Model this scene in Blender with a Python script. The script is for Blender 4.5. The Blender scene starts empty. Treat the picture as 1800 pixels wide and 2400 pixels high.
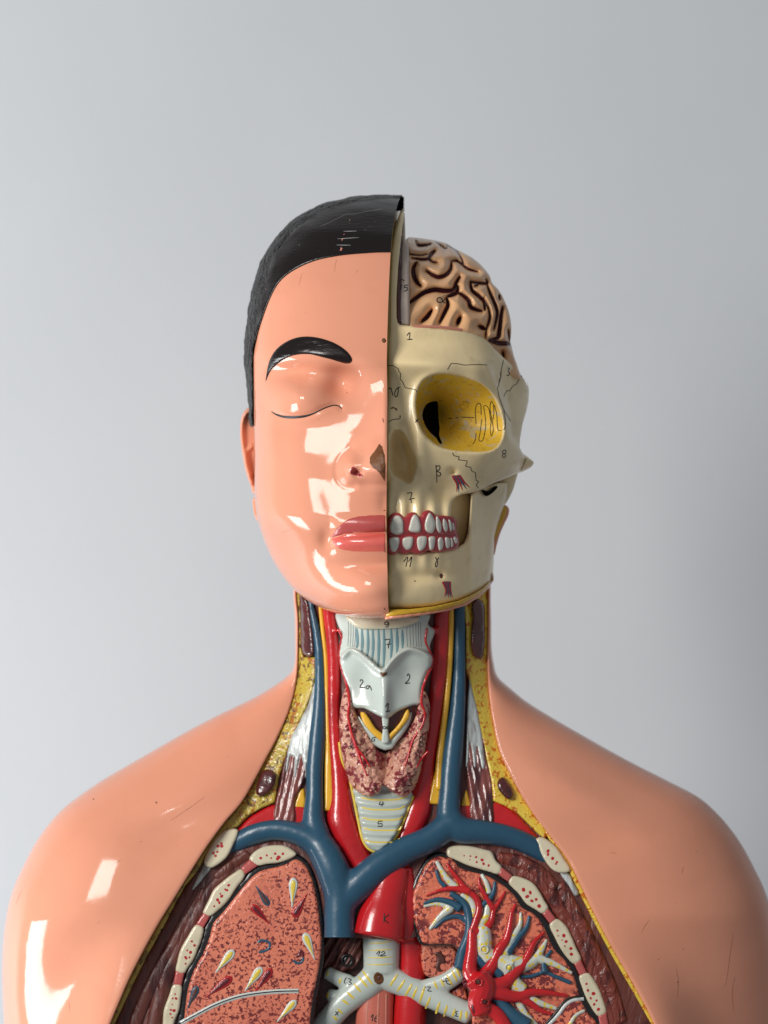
import bpy, math, random
import numpy as np
from mathutils import Vector
from mathutils.bvhtree import BVHTree
from mathutils.geometry import delaunay_2d_cdt

# ------------------------------------------------------------------ camera, world, lights
K = 0.00025            # metres per measured unit (1/4 mm)
DC = 6400.0            # camera distance in units
scene = bpy.context.scene
C = scene.collection
cam_d = bpy.data.cameras.new("camera"); cam = bpy.data.objects.new("camera", cam_d); C.objects.link(cam)
cam.location = (0, -DC*K, 0); cam.rotation_euler = (math.radians(90), 0, 0)
cam_d.sensor_fit = 'HORIZONTAL'; cam_d.sensor_width = 36.0
cam_d.lens = 36.0*DC/1800.0
cam_d.clip_start = 0.05; cam_d.clip_end = 60
cam_d.dof.use_dof = True; cam_d.dof.focus_distance = (DC-330)*K; cam_d.dof.aperture_fstop = 9.0
scene.camera = cam
scene.view_settings.view_transform = 'Standard'; scene.view_settings.look = 'None'
scene.view_settings.exposure = 0.0; scene.view_settings.gamma = 1.0
scene.view_settings.use_curve_mapping = False
world = bpy.data.worlds.new("World"); scene.world = world; world.use_nodes = True
bg = world.node_tree.nodes['Background']; bg.inputs[0].default_value = (0.88, 0.93, 1.0, 1); bg.inputs[1].default_value = 0.25

def area(name, loc, target, w, h, power, col, roll=0.0):
    l = bpy.data.lights.new(name, 'AREA'); l.shape = 'RECTANGLE'; l.size = w; l.size_y = h
    l.energy = power; l.color = col
    o = bpy.data.objects.new(name, l); C.objects.link(o); o.location = loc
    q = (Vector(target)-Vector(loc)).to_track_quat('-Z', 'Y')
    o.rotation_euler = q.to_euler(); return o
area("key_window", (-1.14, -1.33, 0.47), (0, 0, -0.03), 0.58, 0.74, 29.0, (1.0, 0.97, 0.93))
area("wall_wash", (-1.25, 0.02, -0.68), (-0.5, 0.6, -0.42), 0.5, 0.5, 15.0, (0.95, 0.97, 1.0))

# ------------------------------------------------------------------ basic tools
def P(x, y, d):
    f = (DC-d)/DC
    return ((x-900.0)*K*f, -d*K, (1200.0-y)*K*f)
def crop(ox, oy, s):
    def f(pts): return [(ox+x/s, oy+y/s) for (x, y) in pts]
    return f
cA = crop(640, 1400, 5.53); cB = crop(880, 1400, 5.184); cC = crop(500, 1750, 3.95); cD = crop(880, 1750, 3.456)
cE = crop(260, 1950, 3.19); cF = crop(720, 2100, 4.1475); cG = crop(940, 1980, 3.607)
cH = crop(540, 430, 4.1475); cR = crop(880, 430, 4.1475); cL = crop(540, 900, 3.815); cS = crop(880, 850, 3.625)
cT = crop(1200, 1600, 2.765); cU = crop(0, 1600, 2.765); cW = crop(0, 0, 0.92167)

BASE = Vector((0, 0, -0.36))
ROOT = bpy.data.objects.new("anatomical_model", None); C.objects.link(ROOT); ROOT.location = BASE
ROOT.empty_display_size = 0.05
ROOT['label'] = "glossy painted anatomical torso model with half face, half skull, exposed brain, neck vessels and lungs"
ROOT['category'] = "anatomical model"

def mkobj(name, verts, faces, mat, parent=None, smooth=True, attr=None):
    me = bpy.data.meshes.new(name); me.from_pydata([tuple(v) for v in verts], [], [tuple(f) for f in faces])
    me.update()
    if smooth: me.polygons.foreach_set('use_smooth', [True]*len(me.polygons))
    if attr is not None:
        for k, v in attr.items():
            a = me.attributes.new(k, 'FLOAT', 'POINT'); a.data.foreach_set('value', np.asarray(v, dtype=np.float32))
    o = bpy.data.objects.new(name, me); C.objects.link(o)
    if mat: me.materials.append(mat)
    par = ROOT if parent is None else parent
    o.parent = par
    if par is ROOT: o.location = -BASE
    return o

def catmull(pts, closed=False, step=5.0, n=None):
    p = np.array(pts, float); m = len(p)
    if m < 3 and not closed:
        L = np.linalg.norm(p[1]-p[0]); k = max(2, int(L/step)+1) if n is None else n
        t = np.linspace(0, 1, k)[:, None]; return p[0]*(1-t)+p[1]*t
    out = []
    segs = m if closed else m-1
    for i in range(segs):
        if closed: a, b, c, d = p[(i-1) % m], p[i], p[(i+1) % m], p[(i+2) % m]
        else:
            a = p[i-1] if i > 0 else 2*p[0]-p[1]; b = p[i]; c = p[i+1]; d = p[i+2] if i+2 < m else 2*p[-1]-p[-2]
        def al(u, v): return max(np.linalg.norm((v-u)[:2]), 1e-3)**0.5
        t0 = 0; t1 = al(a, b); t2 = t1+al(b, c); t3 = t2+al(c, d)
        k = 12
        for j in range(k):
            t = t1+(t2-t1)*j/k
            A1 = (t1-t)/(t1-t0)*a+(t-t0)/(t1-t0)*b; A2 = (t2-t)/(t2-t1)*b+(t-t1)/(t2-t1)*c; A3 = (t3-t)/(t3-t2)*c+(t-t2)/(t3-t2)*d
            B1 = (t2-t)/(t2-t0)*A1+(t-t0)/(t2-t0)*A2; B2 = (t3-t)/(t3-t1)*A2+(t-t1)/(t3-t1)*A3
            out.append((t2-t)/(t2-t1)*B1+(t-t1)/(t2-t1)*B2)
    out.append(p[0] if closed else p[-1])
    q = np.array(out); L = np.r_[0, np.cumsum(np.linalg.norm(np.diff(q[:, :2], axis=0), axis=1))]
    L = L+np.arange(len(L))*1e-6
    k = (max(3, int(round(L[-1]/step))+1)) if n is None else n
    if closed: k += 0
    t = np.linspace(0, L[-1], k)
    r = np.stack([np.interp(t, L, q[:, j]) for j in range(q.shape[1])], 1)
    return r[:-1] if closed else r

def inside(xs, ys, poly):
    px, py = poly[:, 0], poly[:, 1]; r = np.zeros(len(xs), bool); m = len(poly); j = m-1
    for i in range(m):
        c = ((py[i] > ys) != (py[j] > ys))
        if c.any():
            xi = (px[j]-px[i])*(ys-py[i])/(py[j]-py[i]+1e-12)+px[i]
            r ^= c & (xs < xi)
        j = i
    return r
def dist_path(xs, ys, path, closed=False, param=False):
    a = np.asarray(path, float)[:, :2]; b = np.roll(a, -1, 0) if closed else a[1:]
    if not closed: a = a[:-1]
    best = np.full(len(xs), 1e9); bt = np.zeros(len(xs)); side = np.zeros(len(xs))
    for i in range(len(a)):
        v = b[i]-a[i]; L2 = v@v+1e-9
        t = np.clip(((xs-a[i, 0])*v[0]+(ys-a[i, 1])*v[1])/L2, 0, 1)
        d = np.hypot(xs-a[i, 0]-t*v[0], ys-a[i, 1]-t*v[1])
        w = d < best; best[w] = d[w]; bt[w] = (i+t[w])/len(a)
    return (best, bt) if param else best

def relief(name, poly, f, mat, parent=None, sp=6.0, skirt=25.0, rnd=0.0, rndh=None, smooth=True, closed=True, paint=None, holes=(), back=False):
    """A raised piece: outline in measured units, depth f(x, y), rounded shoulder, real side walls down to `skirt`."""
    B = catmull(poly, True, sp) if smooth else resample(poly, sp)
    x0, y0 = B.min(0); x1, y1 = B.max(0)
    gx, gy = np.meshgrid(np.arange(x0, x1, sp), np.arange(y0, y1, sp*0.866))
    gx = gx+((np.arange(gx.shape[0]) % 2)*sp*0.5)[:, None]
    gx, gy = gx.ravel(), gy.ravel()
    ok = inside(gx, gy, B); gx, gy = gx[ok], gy[ok]
    e = dist_path(gx, gy, B, True); ok = e > sp*0.45
    HB = []
    for h in holes:
        hb = catmull(h, True, sp); HB.append(hb)
        ok &= ~inside(gx, gy, hb) & (dist_path(gx, gy, hb, True) > sp*0.45)
    gx, gy, e = gx[ok], gy[ok], e[ok]
    nb = len(B); pts = [Vector((a, b)) for a, b in B]; edges = [(i, (i+1) % nb) for i in range(nb)]
    for hb in HB:
        s = len(pts); pts += [Vector((a, b)) for a, b in hb]; edges += [(s+i, s+(i+1) % len(hb)) for i in range(len(hb))]
    nbt = len(pts); pts += [Vector((a, b)) for a, b in zip(gx, gy)]
    vs, _, fs, ov, _, _ = delaunay_2d_cdt(pts, edges, [], 1, 1e-4)
    V = np.array([(v.x, v.y) for v in vs]); F = [tuple(q) for q in fs]
    cen = np.array([V[list(q)].mean(0) for q in F])
    ok = inside(cen[:, 0], cen[:, 1], B)
    for hb in HB: ok &= ~inside(cen[:, 0], cen[:, 1], hb)
    F = [F[i] for i in np.nonzero(ok)[0]]
    used = sorted(set(i for q in F for i in q)); mp = {u: i for i, u in enumerate(used)}
    V = V[used]; F = [tuple(mp[i] for i in q) for q in F]
    e = dist_path(V[:, 0], V[:, 1], B, True)
    for hb in HB: e = np.minimum(e, dist_path(V[:, 0], V[:, 1], hb, True))
    d = f(V[:, 0], V[:, 1])
    if rnd > 0:
        h = rnd if rndh is None else rndh
        q = np.clip(e/rnd, 0, 1); d = d-h*(1-np.sqrt(np.clip(1-(1-q)**2, 0, 1)))
    at = {'paint': paint(V[:, 0], V[:, 1])} if paint else None
    W3 = [P(x, y, z) for (x, y), z in zip(V, d)]
    FF = []
    for q in F:   # front faces look at the camera
        a, b, c = V[q[0]], V[q[1]], V[q[2]]
        cr = (b[0]-a[0])*(c[1]-a[1])-(b[1]-a[1])*(c[0]-a[0])
        FF.append(q if cr < 0 else q[::-1])
    cnt = {}
    for q in FF:
        for i in range(3):
            cnt[(q[i], q[(i+1) % 3])] = 1
    n0 = len(W3); top = {}; low = {}
    ap = list(at['paint']) if at else None
    for (a, b) in list(cnt):
        if (b, a) in cnt: continue
        for v in (a, b):
            if v not in top:
                if rnd > 0: top[v] = v
                else:
                    top[v] = len(W3); W3.append(P(V[v][0], V[v][1], d[v]))
                    if ap is not None: ap.append(ap[v])
                low[v] = len(W3); W3.append(P(V[v][0], V[v][1], d[v]-skirt))
                if ap is not None: ap.append(ap[v])
        FF.append((top[b], top[a], low[a], low[b]))
    return mkobj(name, W3, FF, mat, parent, attr={'paint': ap} if ap is not None else None)

def resample(poly, sp):
    out = []; m = len(poly)
    for i in range(m):
        a = np.array(poly[i], float); b = np.array(poly[(i+1) % m], float)
        k = max(1, int(round(np.linalg.norm(b-a)/sp)))
        for j in range(k): out.append(a+(b-a)*j/k)
    return np.array(out)

class Drape:
    """Depth of already built surfaces under a point, by casting a ray on their real meshes."""
    def __init__(s, *objs):
        bpy.context.view_layer.update(); dg = bpy.context.evaluated_depsgraph_get()
        V = []; F = []
        for o in objs:
            ev = o.evaluated_get(dg); me = ev.to_mesh(); n = len(V); M = o.matrix_world
            V += [M @ v.co for v in me.vertices]; F += [tuple(n+i for i in p.vertices) for p in me.polygons]
            ev.to_mesh_clear()
        s.t = BVHTree.FromPolygons(V, F); s.o = Vector((0, -DC*K, 0)); s.last = 0
    def __call__(s, xs, ys):
        xs = np.atleast_1d(xs); ys = np.atleast_1d(ys); out = np.full(len(xs), np.nan)
        for i in range(len(xs)):
            d = (Vector(P(xs[i], ys[i], 0))-s.o).normalized(); h = s.t.ray_cast(s.o, d)
            if h[0] is not None: out[i] = -h[0].y/K
        bad = np.isnan(out)
        if bad.all(): out[:] = s.last
        elif bad.any():
            g = np.nonzero(~bad)[0]
            for i in np.nonzero(bad)[0]:
                j = g[np.argmin((xs[g]-xs[i])**2+(ys[g]-ys[i])**2)]; out[i] = out[j]
        s.last = out[0]
        return out

def stroke_geo(pts, w, df, off=0.8, taper=False, step=3.0, smooth=True):
    p = catmull(pts, False, step) if smooth else np.vstack([catmull(pts[i:i+2], False, step) for i in range(len(pts)-1)])
    if len(p) < 2: return [], []
    t = np.gradient(p[:, :2], axis=0); L = np.linalg.norm(t, axis=1)+1e-9; nrm = np.stack([-t[:, 1]/L, t[:, 0]/L], 1)
    n = len(p); hw = np.full(n, w/2.0)
    if callable(taper): hw = hw*taper(np.linspace(0, 1, n))
    elif taper: hw = hw*(0.35+0.65*np.sin(np.linspace(0.15, math.pi-0.15, n)))
    V = []; F = []
    for k, o in ((-1, -0.6), (-0.6, off*0.8), (0, off), (0.6, off*0.8), (1, -0.6)):
        q = p[:, :2]+nrm*(hw*k)[:, None]; d = df(q[:, 0], q[:, 1])+o
        V.append([P(a, b, c) for (a, b), c in zip(q, d)])
    VV = [v for r in V for v in r]
    for r in range(4):
        for i in range(n-1):
            F.append((r*n+i, r*n+i+1, (r+1)*n+i+1, (r+1)*n+i))
    return VV, F
def clusters(lists, thr):
    n = len(lists); g = list(range(n)); P_ = [resample_open(l, 2.0) for l in lists]
    for i in range(n):
        for j in range(i):
            d = np.min(np.hypot(P_[i][:, None, 0]-P_[j][None, :, 0], P_[i][:, None, 1]-P_[j][None, :, 1]))
            t = thr if not callable(thr) else thr(i, j)
            if d <= t:
                a, b = g[i], g[j]; g = [b if q == a else q for q in g]
    return [[lists[i] for i in range(n) if g[i] == k] for k in sorted(set(g))], [[i for i in range(n) if g[i] == k] for k in sorted(set(g))]
def resample_open(pts, sp):
    out = []
    for a, b in zip(pts[:-1], pts[1:]):
        a = np.array(a[:2], float); b = np.array(b[:2], float); k = max(1, int(np.linalg.norm(b-a)/sp))
        out += [a+(b-a)*j/k for j in range(k)]
    out.append(np.array(pts[-1][:2], float)); return np.array(out)
def strokes(name, lists, w, df, mat, parent, off=0.8, taper=False, smooth=True):
    thr = 7.5 if name in ('numeral', 'letter_mark') else 0.6
    if mat is m_ink and w < 3: w = w*1.18
    gs, _ = clusters(lists, thr)
    if len(gs) > 1:
        return [strokes(name, q, w if not (mat is m_ink and w < 3.6) else w/1.18, df, mat, parent, off, taper, smooth) for q in gs]
    V = []; F = []
    for pts in lists:
        v, f = stroke_geo(pts, w, df, off, taper, 2.0 if w < 5 else 3.5, smooth)
        n = len(V); V += v; F += [tuple(n+i for i in q) for q in f]
    return mkobj(name, V, F, mat, parent)
def patch(name, poly, df, mat, parent, off=1.0, sp=5.0, rnd=3.0, h=None, smooth=True, extra=None):
    """paint or a thin piece lying on a built surface"""
    g = (lambda x, y: df(x, y)+off) if extra is None else (lambda x, y: df(x, y)+off+extra(x, y))
    return relief(name, poly, g, mat, parent, sp, skirt=off+2.0, rnd=rnd, rndh=(off+0.5 if h is None else h), smooth=smooth)

def tube_geo(pts, rad, seg=16, flat=1.0, step=6.0, V=None, F=None, cap=True):
    """pts: (x,y,d) in units"""
    V = [] if V is None else V; F = [] if F is None else F
    a = np.array([tuple(p)+(r,) for p, r in zip(pts, rad)], float)
    a = catmull(a, False, step)
    n = len(a); base = len(V)
    t = np.gradient(a[:, :3], axis=0); t /= (np.linalg.norm(t, axis=1)[:, None]+1e-9)
    for i in range(n):
        up = np.array([0, 0, 1.0]); s = np.cross(t[i], up); s /= np.linalg.norm(s)+1e-9; u = np.cross(s, t[i])
        for k in range(seg):
            th = 2*math.pi*k/seg; q = a[i, :3]+a[i, 3]*(math.cos(th)*s+flat*math.sin(th)*u)
            V.append(P(*q))
    for i in range(n-1):
        for k in range(seg):
            F.append((base+i*seg+k, base+i*seg+(k+1) % seg, base+(i+1)*seg+(k+1) % seg, base+(i+1)*seg+k))
    if cap:
        for i, sg in ((0, -1), (n-1, 1)):
            c = len(V); V.append(P(*(a[i, :3]+t[i]*sg*a[i, 3]*0.45)))
            for k in range(seg):
                q = (base+i*seg+k, base+i*seg+(k+1) % seg, c); F.append(q if sg > 0 else q[::-1])
    return V, F
def lift(pts, f, off):
    p = np.array(pts, float); d = f(p[:, 0], p[:, 1]); offs = np.broadcast_to(np.asarray(off, float), (len(p),))
    return [(x, y, z+o) for (x, y), z, o in zip(p, d, offs)]
def remesh(o, vox, it=6, fac=0.5):
    m = o.modifiers.new('weld', 'REMESH'); m.mode = 'VOXEL'; m.voxel_size = vox; m.use_smooth_shade = True
    s = o.modifiers.new('soft', 'SMOOTH'); s.iterations = it; s.factor = fac
    return o
def ell(cx, cy, rx, ry, n=14, rot=0.0):
    return [(cx+rx*math.cos(t)*math.cos(rot)-ry*math.sin(t)*math.sin(rot), cy+rx*math.cos(t)*math.sin(rot)+ry*math.sin(t)*math.cos(rot)) for t in np.linspace(0, 2*math.pi, n, endpoint=False)]
def G(x, y, cx, cy, sx, sy, h, rot=0.0):
    c, s = math.cos(rot), math.sin(rot); u = (x-cx)*c+(y-cy)*s; v = -(x-cx)*s+(y-cy)*c
    return h*np.exp(-(u/sx)**2-(v/sy)**2)
def tab(pairs):
    a = np.array(pairs, float)
    xs = np.linspace(a[0, 0], a[-1, 0], 400); ys = np.interp(xs, a[:, 0], a[:, 1])
    k = np.hanning(13); k /= k.sum(); ys2 = np.convolve(np.pad(ys, 6, 'edge'), k, 'valid')
    return lambda v: np.interp(v, xs, ys2)

# ------------------------------------------------------------------ materials
def rgb(r, g, b):
    f = lambda c: ((c/255.0)/12.92 if c/255.0 <= 0.04045 else ((c/255.0+0.055)/1.055)**2.4)
    return (f(r), f(g), f(b), 1)
class M:
    def __init__(s, name, col, rough=0.25, coat=0.0, spec=0.5):
        s.m = bpy.data.materials.new(name); s.m.use_nodes = True; s.nt = s.m.node_tree; s.b = s.nt.nodes['Principled BSDF']
        s.b.inputs['Roughness'].default_value = rough; s.b.inputs['Coat Weight'].default_value = coat
        s.b.inputs['Coat Roughness'].default_value = 0.06; s.b.inputs['Specular IOR Level'].default_value = spec
        s.tc = s.nt.nodes.new('ShaderNodeTexCoord'); s.col = None; s.base = col
        s.b.inputs['Base Color'].default_value = col; s.h = None
    def noise(s, scale, detail=3.0, dist=0.0, stretch=None, rot=None):
        n = s.nt.nodes.new('ShaderNodeTexNoise'); n.inputs['Scale'].default_value = scale; n.inputs['Detail'].default_value = detail
        n.inputs['Distortion'].default_value = dist
        if stretch:
            mp = s.nt.nodes.new('ShaderNodeMapping'); mp.inputs['Scale'].default_value = stretch
            if rot: mp.inputs['Rotation'].default_value = rot
            s.nt.links.new(s.tc.outputs['Object'], mp.inputs['Vector']); s.nt.links.new(mp.outputs[0], n.inputs['Vector'])
        else: s.nt.links.new(s.tc.outputs['Object'], n.inputs['Vector'])
        return n.outputs['Fac']
    def voro(s, scale, feature='F1', rand=1.0):
        n = s.nt.nodes.new('ShaderNodeTexVoronoi'); n.feature = feature; n.inputs['Scale'].default_value = scale; n.inputs['Randomness'].default_value = rand
        s.nt.links.new(s.tc.outputs['Object'], n.inputs['Vector']); return n.outputs['Distance']
    def ramp(s, fac, a, b):
        n = s.nt.nodes.new('ShaderNodeMapRange'); n.inputs['From Min'].default_value = a; n.inputs['From Max'].default_value = b
        n.interpolation_type = 'SMOOTHSTEP'
        s.nt.links.new(fac, n.inputs['Value']); return n.outputs['Result']
    def mul(s, a, b):
        n = s.nt.nodes.new('ShaderNodeMath'); n.operation = 'MULTIPLY'; s.nt.links.new(a, n.inputs[0])
        if isinstance(b, float): n.inputs[1].default_value = b
        else: s.nt.links.new(b, n.inputs[1])
        return n.outputs[0]
    def mix(s, fac, col):
        n = s.nt.nodes.new('ShaderNodeMix'); n.data_type = 'RGBA'
        if s.col is None: n.inputs[6].default_value = s.base
        else: s.nt.links.new(s.col, n.inputs[6])
        n.inputs[7].default_value = col; s.nt.links.new(fac, n.inputs[0]); s.col = n.outputs[2]
        s.nt.links.new(s.col, s.b.inputs['Base Color']); return s
    def bump(s, fac, dist, strength=1.0):
        n = s.nt.nodes.new('ShaderNodeBump'); n.inputs['Distance'].default_value = dist; n.inputs['Strength'].default_value = strength
        s.nt.links.new(fac, n.inputs['Height'])
        if s.h is not None: s.nt.links.new(s.h, n.inputs['Normal'])
        s.h = n.outputs['Normal']; s.nt.links.new(s.h, s.b.inputs['Normal'])
        if s.b.inputs['Coat Weight'].default_value > 0: s.nt.links.new(s.h, s.b.inputs['Coat Normal'])
        return s
    def attr(s, name='paint'):
        n = s.nt.nodes.new('ShaderNodeAttribute'); n.attribute_name = name; return n.outputs['Fac']
    def rough(s, fac, a, b):
        n = s.nt.nodes.new('ShaderNodeMapRange'); n.inputs['To Min'].default_value = a; n.inputs['To Max'].default_value = b
        s.nt.links.new(fac, n.inputs['Value']); s.nt.links.new(n.outputs['Result'], s.b.inputs['Roughness']); return s

def skin(name, col):
    s = M(name, col, 0.1, 0.0, 0.30)
    s.mix(s.mul(s.ramp(s.noise(9, 2), 0.42, 0.75), 0.35), rgb(216, 140, 110))
    s.mix(s.mul(s.ramp(s.noise(28, 5, 0.6), 0.5, 0.8), 0.16), rgb(190, 120, 92))
    s.mix(s.mul(s.ramp(s.noise(420, 2), 0.77, 0.80), 0.65), rgb(120, 70, 45))
    s.mix(s.mul(s.ramp(s.noise(170, 4, 1.5, (1, 1, 0.06), (0, 0.5, 0)), 0.745, 0.78), 0.5), rgb(140, 80, 60))
    s.rough(s.noise(90, 5), 0.03, 0.17)
    s.bump(s.noise(30, 4), 0.0009, 0.38); s.bump(s.noise(420, 3), 0.00005, 0.25)
    return s.m
m_skin = skin('skin_paint', rgb(225, 154, 125))
s = M('hair_paint', rgb(22, 18, 18), 0.42, 0.0, 0.3); s.mix(s.ramp(s.noise(60, 3), 0.45, 0.8), rgb(40, 33, 31))
s.mix(s.mul(s.ramp(s.noise(500, 2), 0.76, 0.79), 0.7), rgb(150, 130, 115))
s.bump(s.noise(90, 3, 2.0), 0.012, 1.0); s.bump(s.noise(300, 3), 0.001, 0.6); m_hair_rough = s.m
s = M('hair_smooth_paint', rgb(24, 16, 15), 0.22, 0.0, 0.4); s.mix(s.mul(s.ramp(s.noise(450, 2), 0.755, 0.77), 0.8), rgb(190, 150, 125))
s.bump(s.noise(160, 4, 0.4, (1, 1, 6)), 0.0004, 0.5); m_hair = s.m
s = M('bone_paint', rgb(244, 220, 170), 0.33, 0.25)
s.mix(s.mul(s.ramp(s.noise(22, 5), 0.45, 0.8), 0.5), rgb(176, 160, 118)); s.mix(s.mul(s.ramp(s.noise(90, 6), 0.55, 0.8), 0.35), rgb(150, 134, 98))
s.mix(s.mul(s.ramp(s.noise(600, 2), 0.77, 0.80), 0.7), rgb(95, 75, 50))
s.bump(s.noise(70, 5), 0.0012, 0.35); s.bump(s.noise(600, 3), 0.0001, 0.4); m_bone = s.m
s = M('brain_paint', rgb(228, 178, 130), 0.3, 0.25); s.mix(s.mul(s.ramp(s.noise(60, 4), 0.45, 0.8), 0.4), rgb(176, 118, 88))
s.mix(s.ramp(s.attr(), 0.42, 0.9), rgb(84, 24, 32)); s.bump(s.noise(120, 4), 0.0008, 0.4); m_brain = s.m
s = M('cartilage_paint', rgb(192, 202, 194), 0.3, 0.35); s.mix(s.mul(s.ramp(s.noise(60, 5), 0.5, 0.8), 0.3), rgb(165, 172, 165))
s.bump(s.noise(150, 4), 0.0006, 0.3); m_cart = s.m
s = M('tendon_paint', rgb(192, 200, 198), 0.35, 0.3); s.mix(s.ramp(s.noise(260, 3, 0.2, (1, 1, 0.12)), 0.5, 0.62), rgb(150, 150, 148)); s.bump(s.noise(220, 3, 0.3, (1, 1, 0.12)), 0.0012, 0.6); m_tendon = s.m
s = M('vein_paint', rgb(38, 80, 104), 0.36, 0.15); s.mix(s.mul(s.ramp(s.noise(50, 5), 0.5, 0.8), 0.4), rgb(30, 58, 80))
s.mix(s.mul(s.ramp(s.noise(500, 2), 0.78, 0.8), 0.6), rgb(150, 160, 165)); s.bump(s.noise(140, 4), 0.0007, 0.3); m_vein = s.m
s = M('artery_paint', rgb(196, 26, 32), 0.24, 0.45); s.mix(s.mul(s.ramp(s.noise(45, 4), 0.45, 0.8), 0.6), rgb(150, 18, 26))
s.bump(s.noise(110, 4), 0.0009, 0.35); m_art = s.m
s = M('nerve_paint', rgb(235, 180, 48), 0.3, 0.3); s.mix(s.mul(s.ramp(s.noise(80, 4), 0.5, 0.8), 0.5), rgb(200, 140, 30)); m_nerve = s.m
s = M('fat_paint', rgb(196, 172, 66), 0.28, 0.35)
s.mix(s.mul(s.ramp(s.noise(60, 3), 0.4, 0.7), 0.6), rgb(150, 134, 56))
s.mix(s.ramp(s.noise(230, 3, 1.2), 0.55, 0.60), rgb(176, 106, 30)); s.mix(s.ramp(s.noise(150, 3, 1.5), 0.56, 0.60), rgb(112, 84, 36))
s.bump(s.noise(250, 3, 1.2), 0.0016, 0.5); m_fat = s.m
s = M('fat_paint_bright', rgb(226, 196, 72), 0.28, 0.35)
s.mix(s.mul(s.ramp(s.noise(60, 3), 0.4, 0.7), 0.4), rgb(202, 176, 62))
s.mix(s.ramp(s.noise(190, 2.5, 1.8), 0.56, 0.60), rgb(196, 112, 24)); s.bump(s.noise(230, 3, 1.5), 0.0014, 0.5); m_fat_b = s.m
s = M('rim_paint', rgb(178, 150, 60), 0.4, 0.2); s.mix(s.ramp(s.noise(160, 4), 0.48, 0.62), rgb(128, 104, 44)); s.mix(s.ramp(s.noise(300, 4), 0.62, 0.66), rgb(84, 60, 30))
s.bump(s.noise(220, 4), 0.0012, 0.6); m_rim = s.m
s = M('muscle_paint', rgb(100, 50, 42), 0.45, 0.05); s.mix(s.ramp(s.noise(120, 4, 0.6, (1, 1, 0.35), (0, 0.45, 0)), 0.48, 0.68), rgb(66, 28, 28))
s.bump(s.noise(95, 4, 0.8, (1, 1, 0.3), (0, 0.45, 0)), 0.004, 0.7); m_muscle = s.m
s = M('muscle_paint_red', rgb(120, 52, 40), 0.4, 0.12); s.mix(s.ramp(s.noise(150, 4, 0.8, (1, 1, 0.5), (0, -0.5, 0)), 0.5, 0.62), rgb(76, 28, 26))
s.bump(s.noise(130, 4, 1.2, (1, 1, 0.45), (0, -0.5, 0)), 0.0045, 0.75); m_muscle_r = s.m
s = M('strap_muscle_paint', rgb(134, 72, 66), 0.3, 0.4); s.mix(s.ramp(s.noise(170, 3, 0.3, (1, 1, 0.08), (0, -0.1, 0)), 0.44, 0.62), rgb(80, 36, 38))
s.bump(s.noise(240, 2, 0.0, (1, 1, 0.06), (0, -0.1, 0)), 0.002, 0.7); m_strap = s.m
s = M('node_paint', rgb(84, 34, 32), 0.25, 0.5); s.mix(s.ramp(s.noise(120, 3), 0.5, 0.7), rgb(58, 26, 30)); s.bump(s.noise(150, 3), 0.002, 0.6); m_node = s.m
s = M('lung_paint', rgb(226, 130, 102), 0.32, 0.3); s.mix(s.mul(s.ramp(s.noise(40, 3), 0.4, 0.7), 0.5), rgb(192, 98, 80))
a = s.ramp(s.noise(560, 2.5, 0.6), 0.535, 0.565); b = s.ramp(s.noise(35, 3), 0.30, 0.5); s.mix(s.mul(a, b), rgb(118, 44, 42))
s.bump(s.noise(620, 2.5, 0.6), -0.0007, 0.5); m_lung = s.m
s = M('lung_paint_patchy', rgb(226, 122, 92), 0.3, 0.35)
a = s.ramp(s.noise(420, 3, 0.8), 0.47, 0.51); b = s.ramp(s.noise(55, 2), 0.34, 0.50); s.mix(s.mul(a, b), rgb(122, 44, 44))
s.bump(s.noise(420, 3, 0.8), -0.0009, 0.6); m_lung_r = s.m
s = M('gland_paint', rgb(214, 160, 136), 0.3, 0.4); s.mix(s.mul(s.ramp(s.noise(90, 3), 0.4, 0.7), 0.5), rgb(190, 128, 112)); s.mix(s.ramp(s.noise(230, 4, 0.9), 0.52, 0.555), rgb(132, 40, 48)); s.bump(s.noise(140, 3, 0.9), -0.004, 0.8); m_gland = s.m
s = M('rib_paint', rgb(214, 204, 176), 0.32, 0.35); s.mix(s.mul(s.ramp(s.noise(90, 4), 0.5, 0.8), 0.4), rgb(170, 156, 122)); s.bump(s.noise(120, 4), 0.0008, 0.4); m_rib = s.m
s = M('airway_paint', rgb(204, 208, 196), 0.28, 0.4); s.mix(s.ramp(s.voro(360), 0.42, 0.34), rgb(226, 200, 70)); s.bump(s.noise(160, 3), 0.0006, 0.3); m_air = s.m
s = M('gum_paint', rgb(170, 52, 58), 0.25, 0.5); s.bump(s.noise(200, 3), 0.0005, 0.4); m_gum = s.m
s = M('tooth_paint', rgb(214, 212, 200), 0.22, 0.5); s.mix(s.mul(s.ramp(s.noise(160, 5), 0.52, 0.75), 0.5), rgb(150, 148, 138)); m_tooth = s.m
s = M('socket_paint', rgb(228, 184, 56), 0.3, 0.3); s.mix(s.ramp(s.noise(95, 6, 1.6), 0.56, 0.62), rgb(205, 186, 140)); s.mix(s.mul(s.ramp(s.noise(240, 5, 1.0), 0.6, 0.66), 0.5), rgb(160, 112, 30))
s.bump(s.noise(95, 6, 1.6), 0.0008, 0.5); m_socket = s.m
s = M('chip_plaster', rgb(104, 62, 24), 0.5); s.mix(s.ramp(s.noise(200, 5), 0.45, 0.65), rgb(90, 52, 24)); s.bump(s.noise(260, 5), 0.002, 0.8); m_chip = s.m
def plain(name, c, r=0.3, coat=0.3, bump=0.0005):
    s = M(name, c, r, coat); s.mix(s.mul(s.ramp(s.noise(120, 4), 0.5, 0.8), 0.25), tuple(v*0.7 for v in c[:3])+(1,)); s.bump(s.noise(160, 3), bump, 0.4); return s.m
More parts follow.
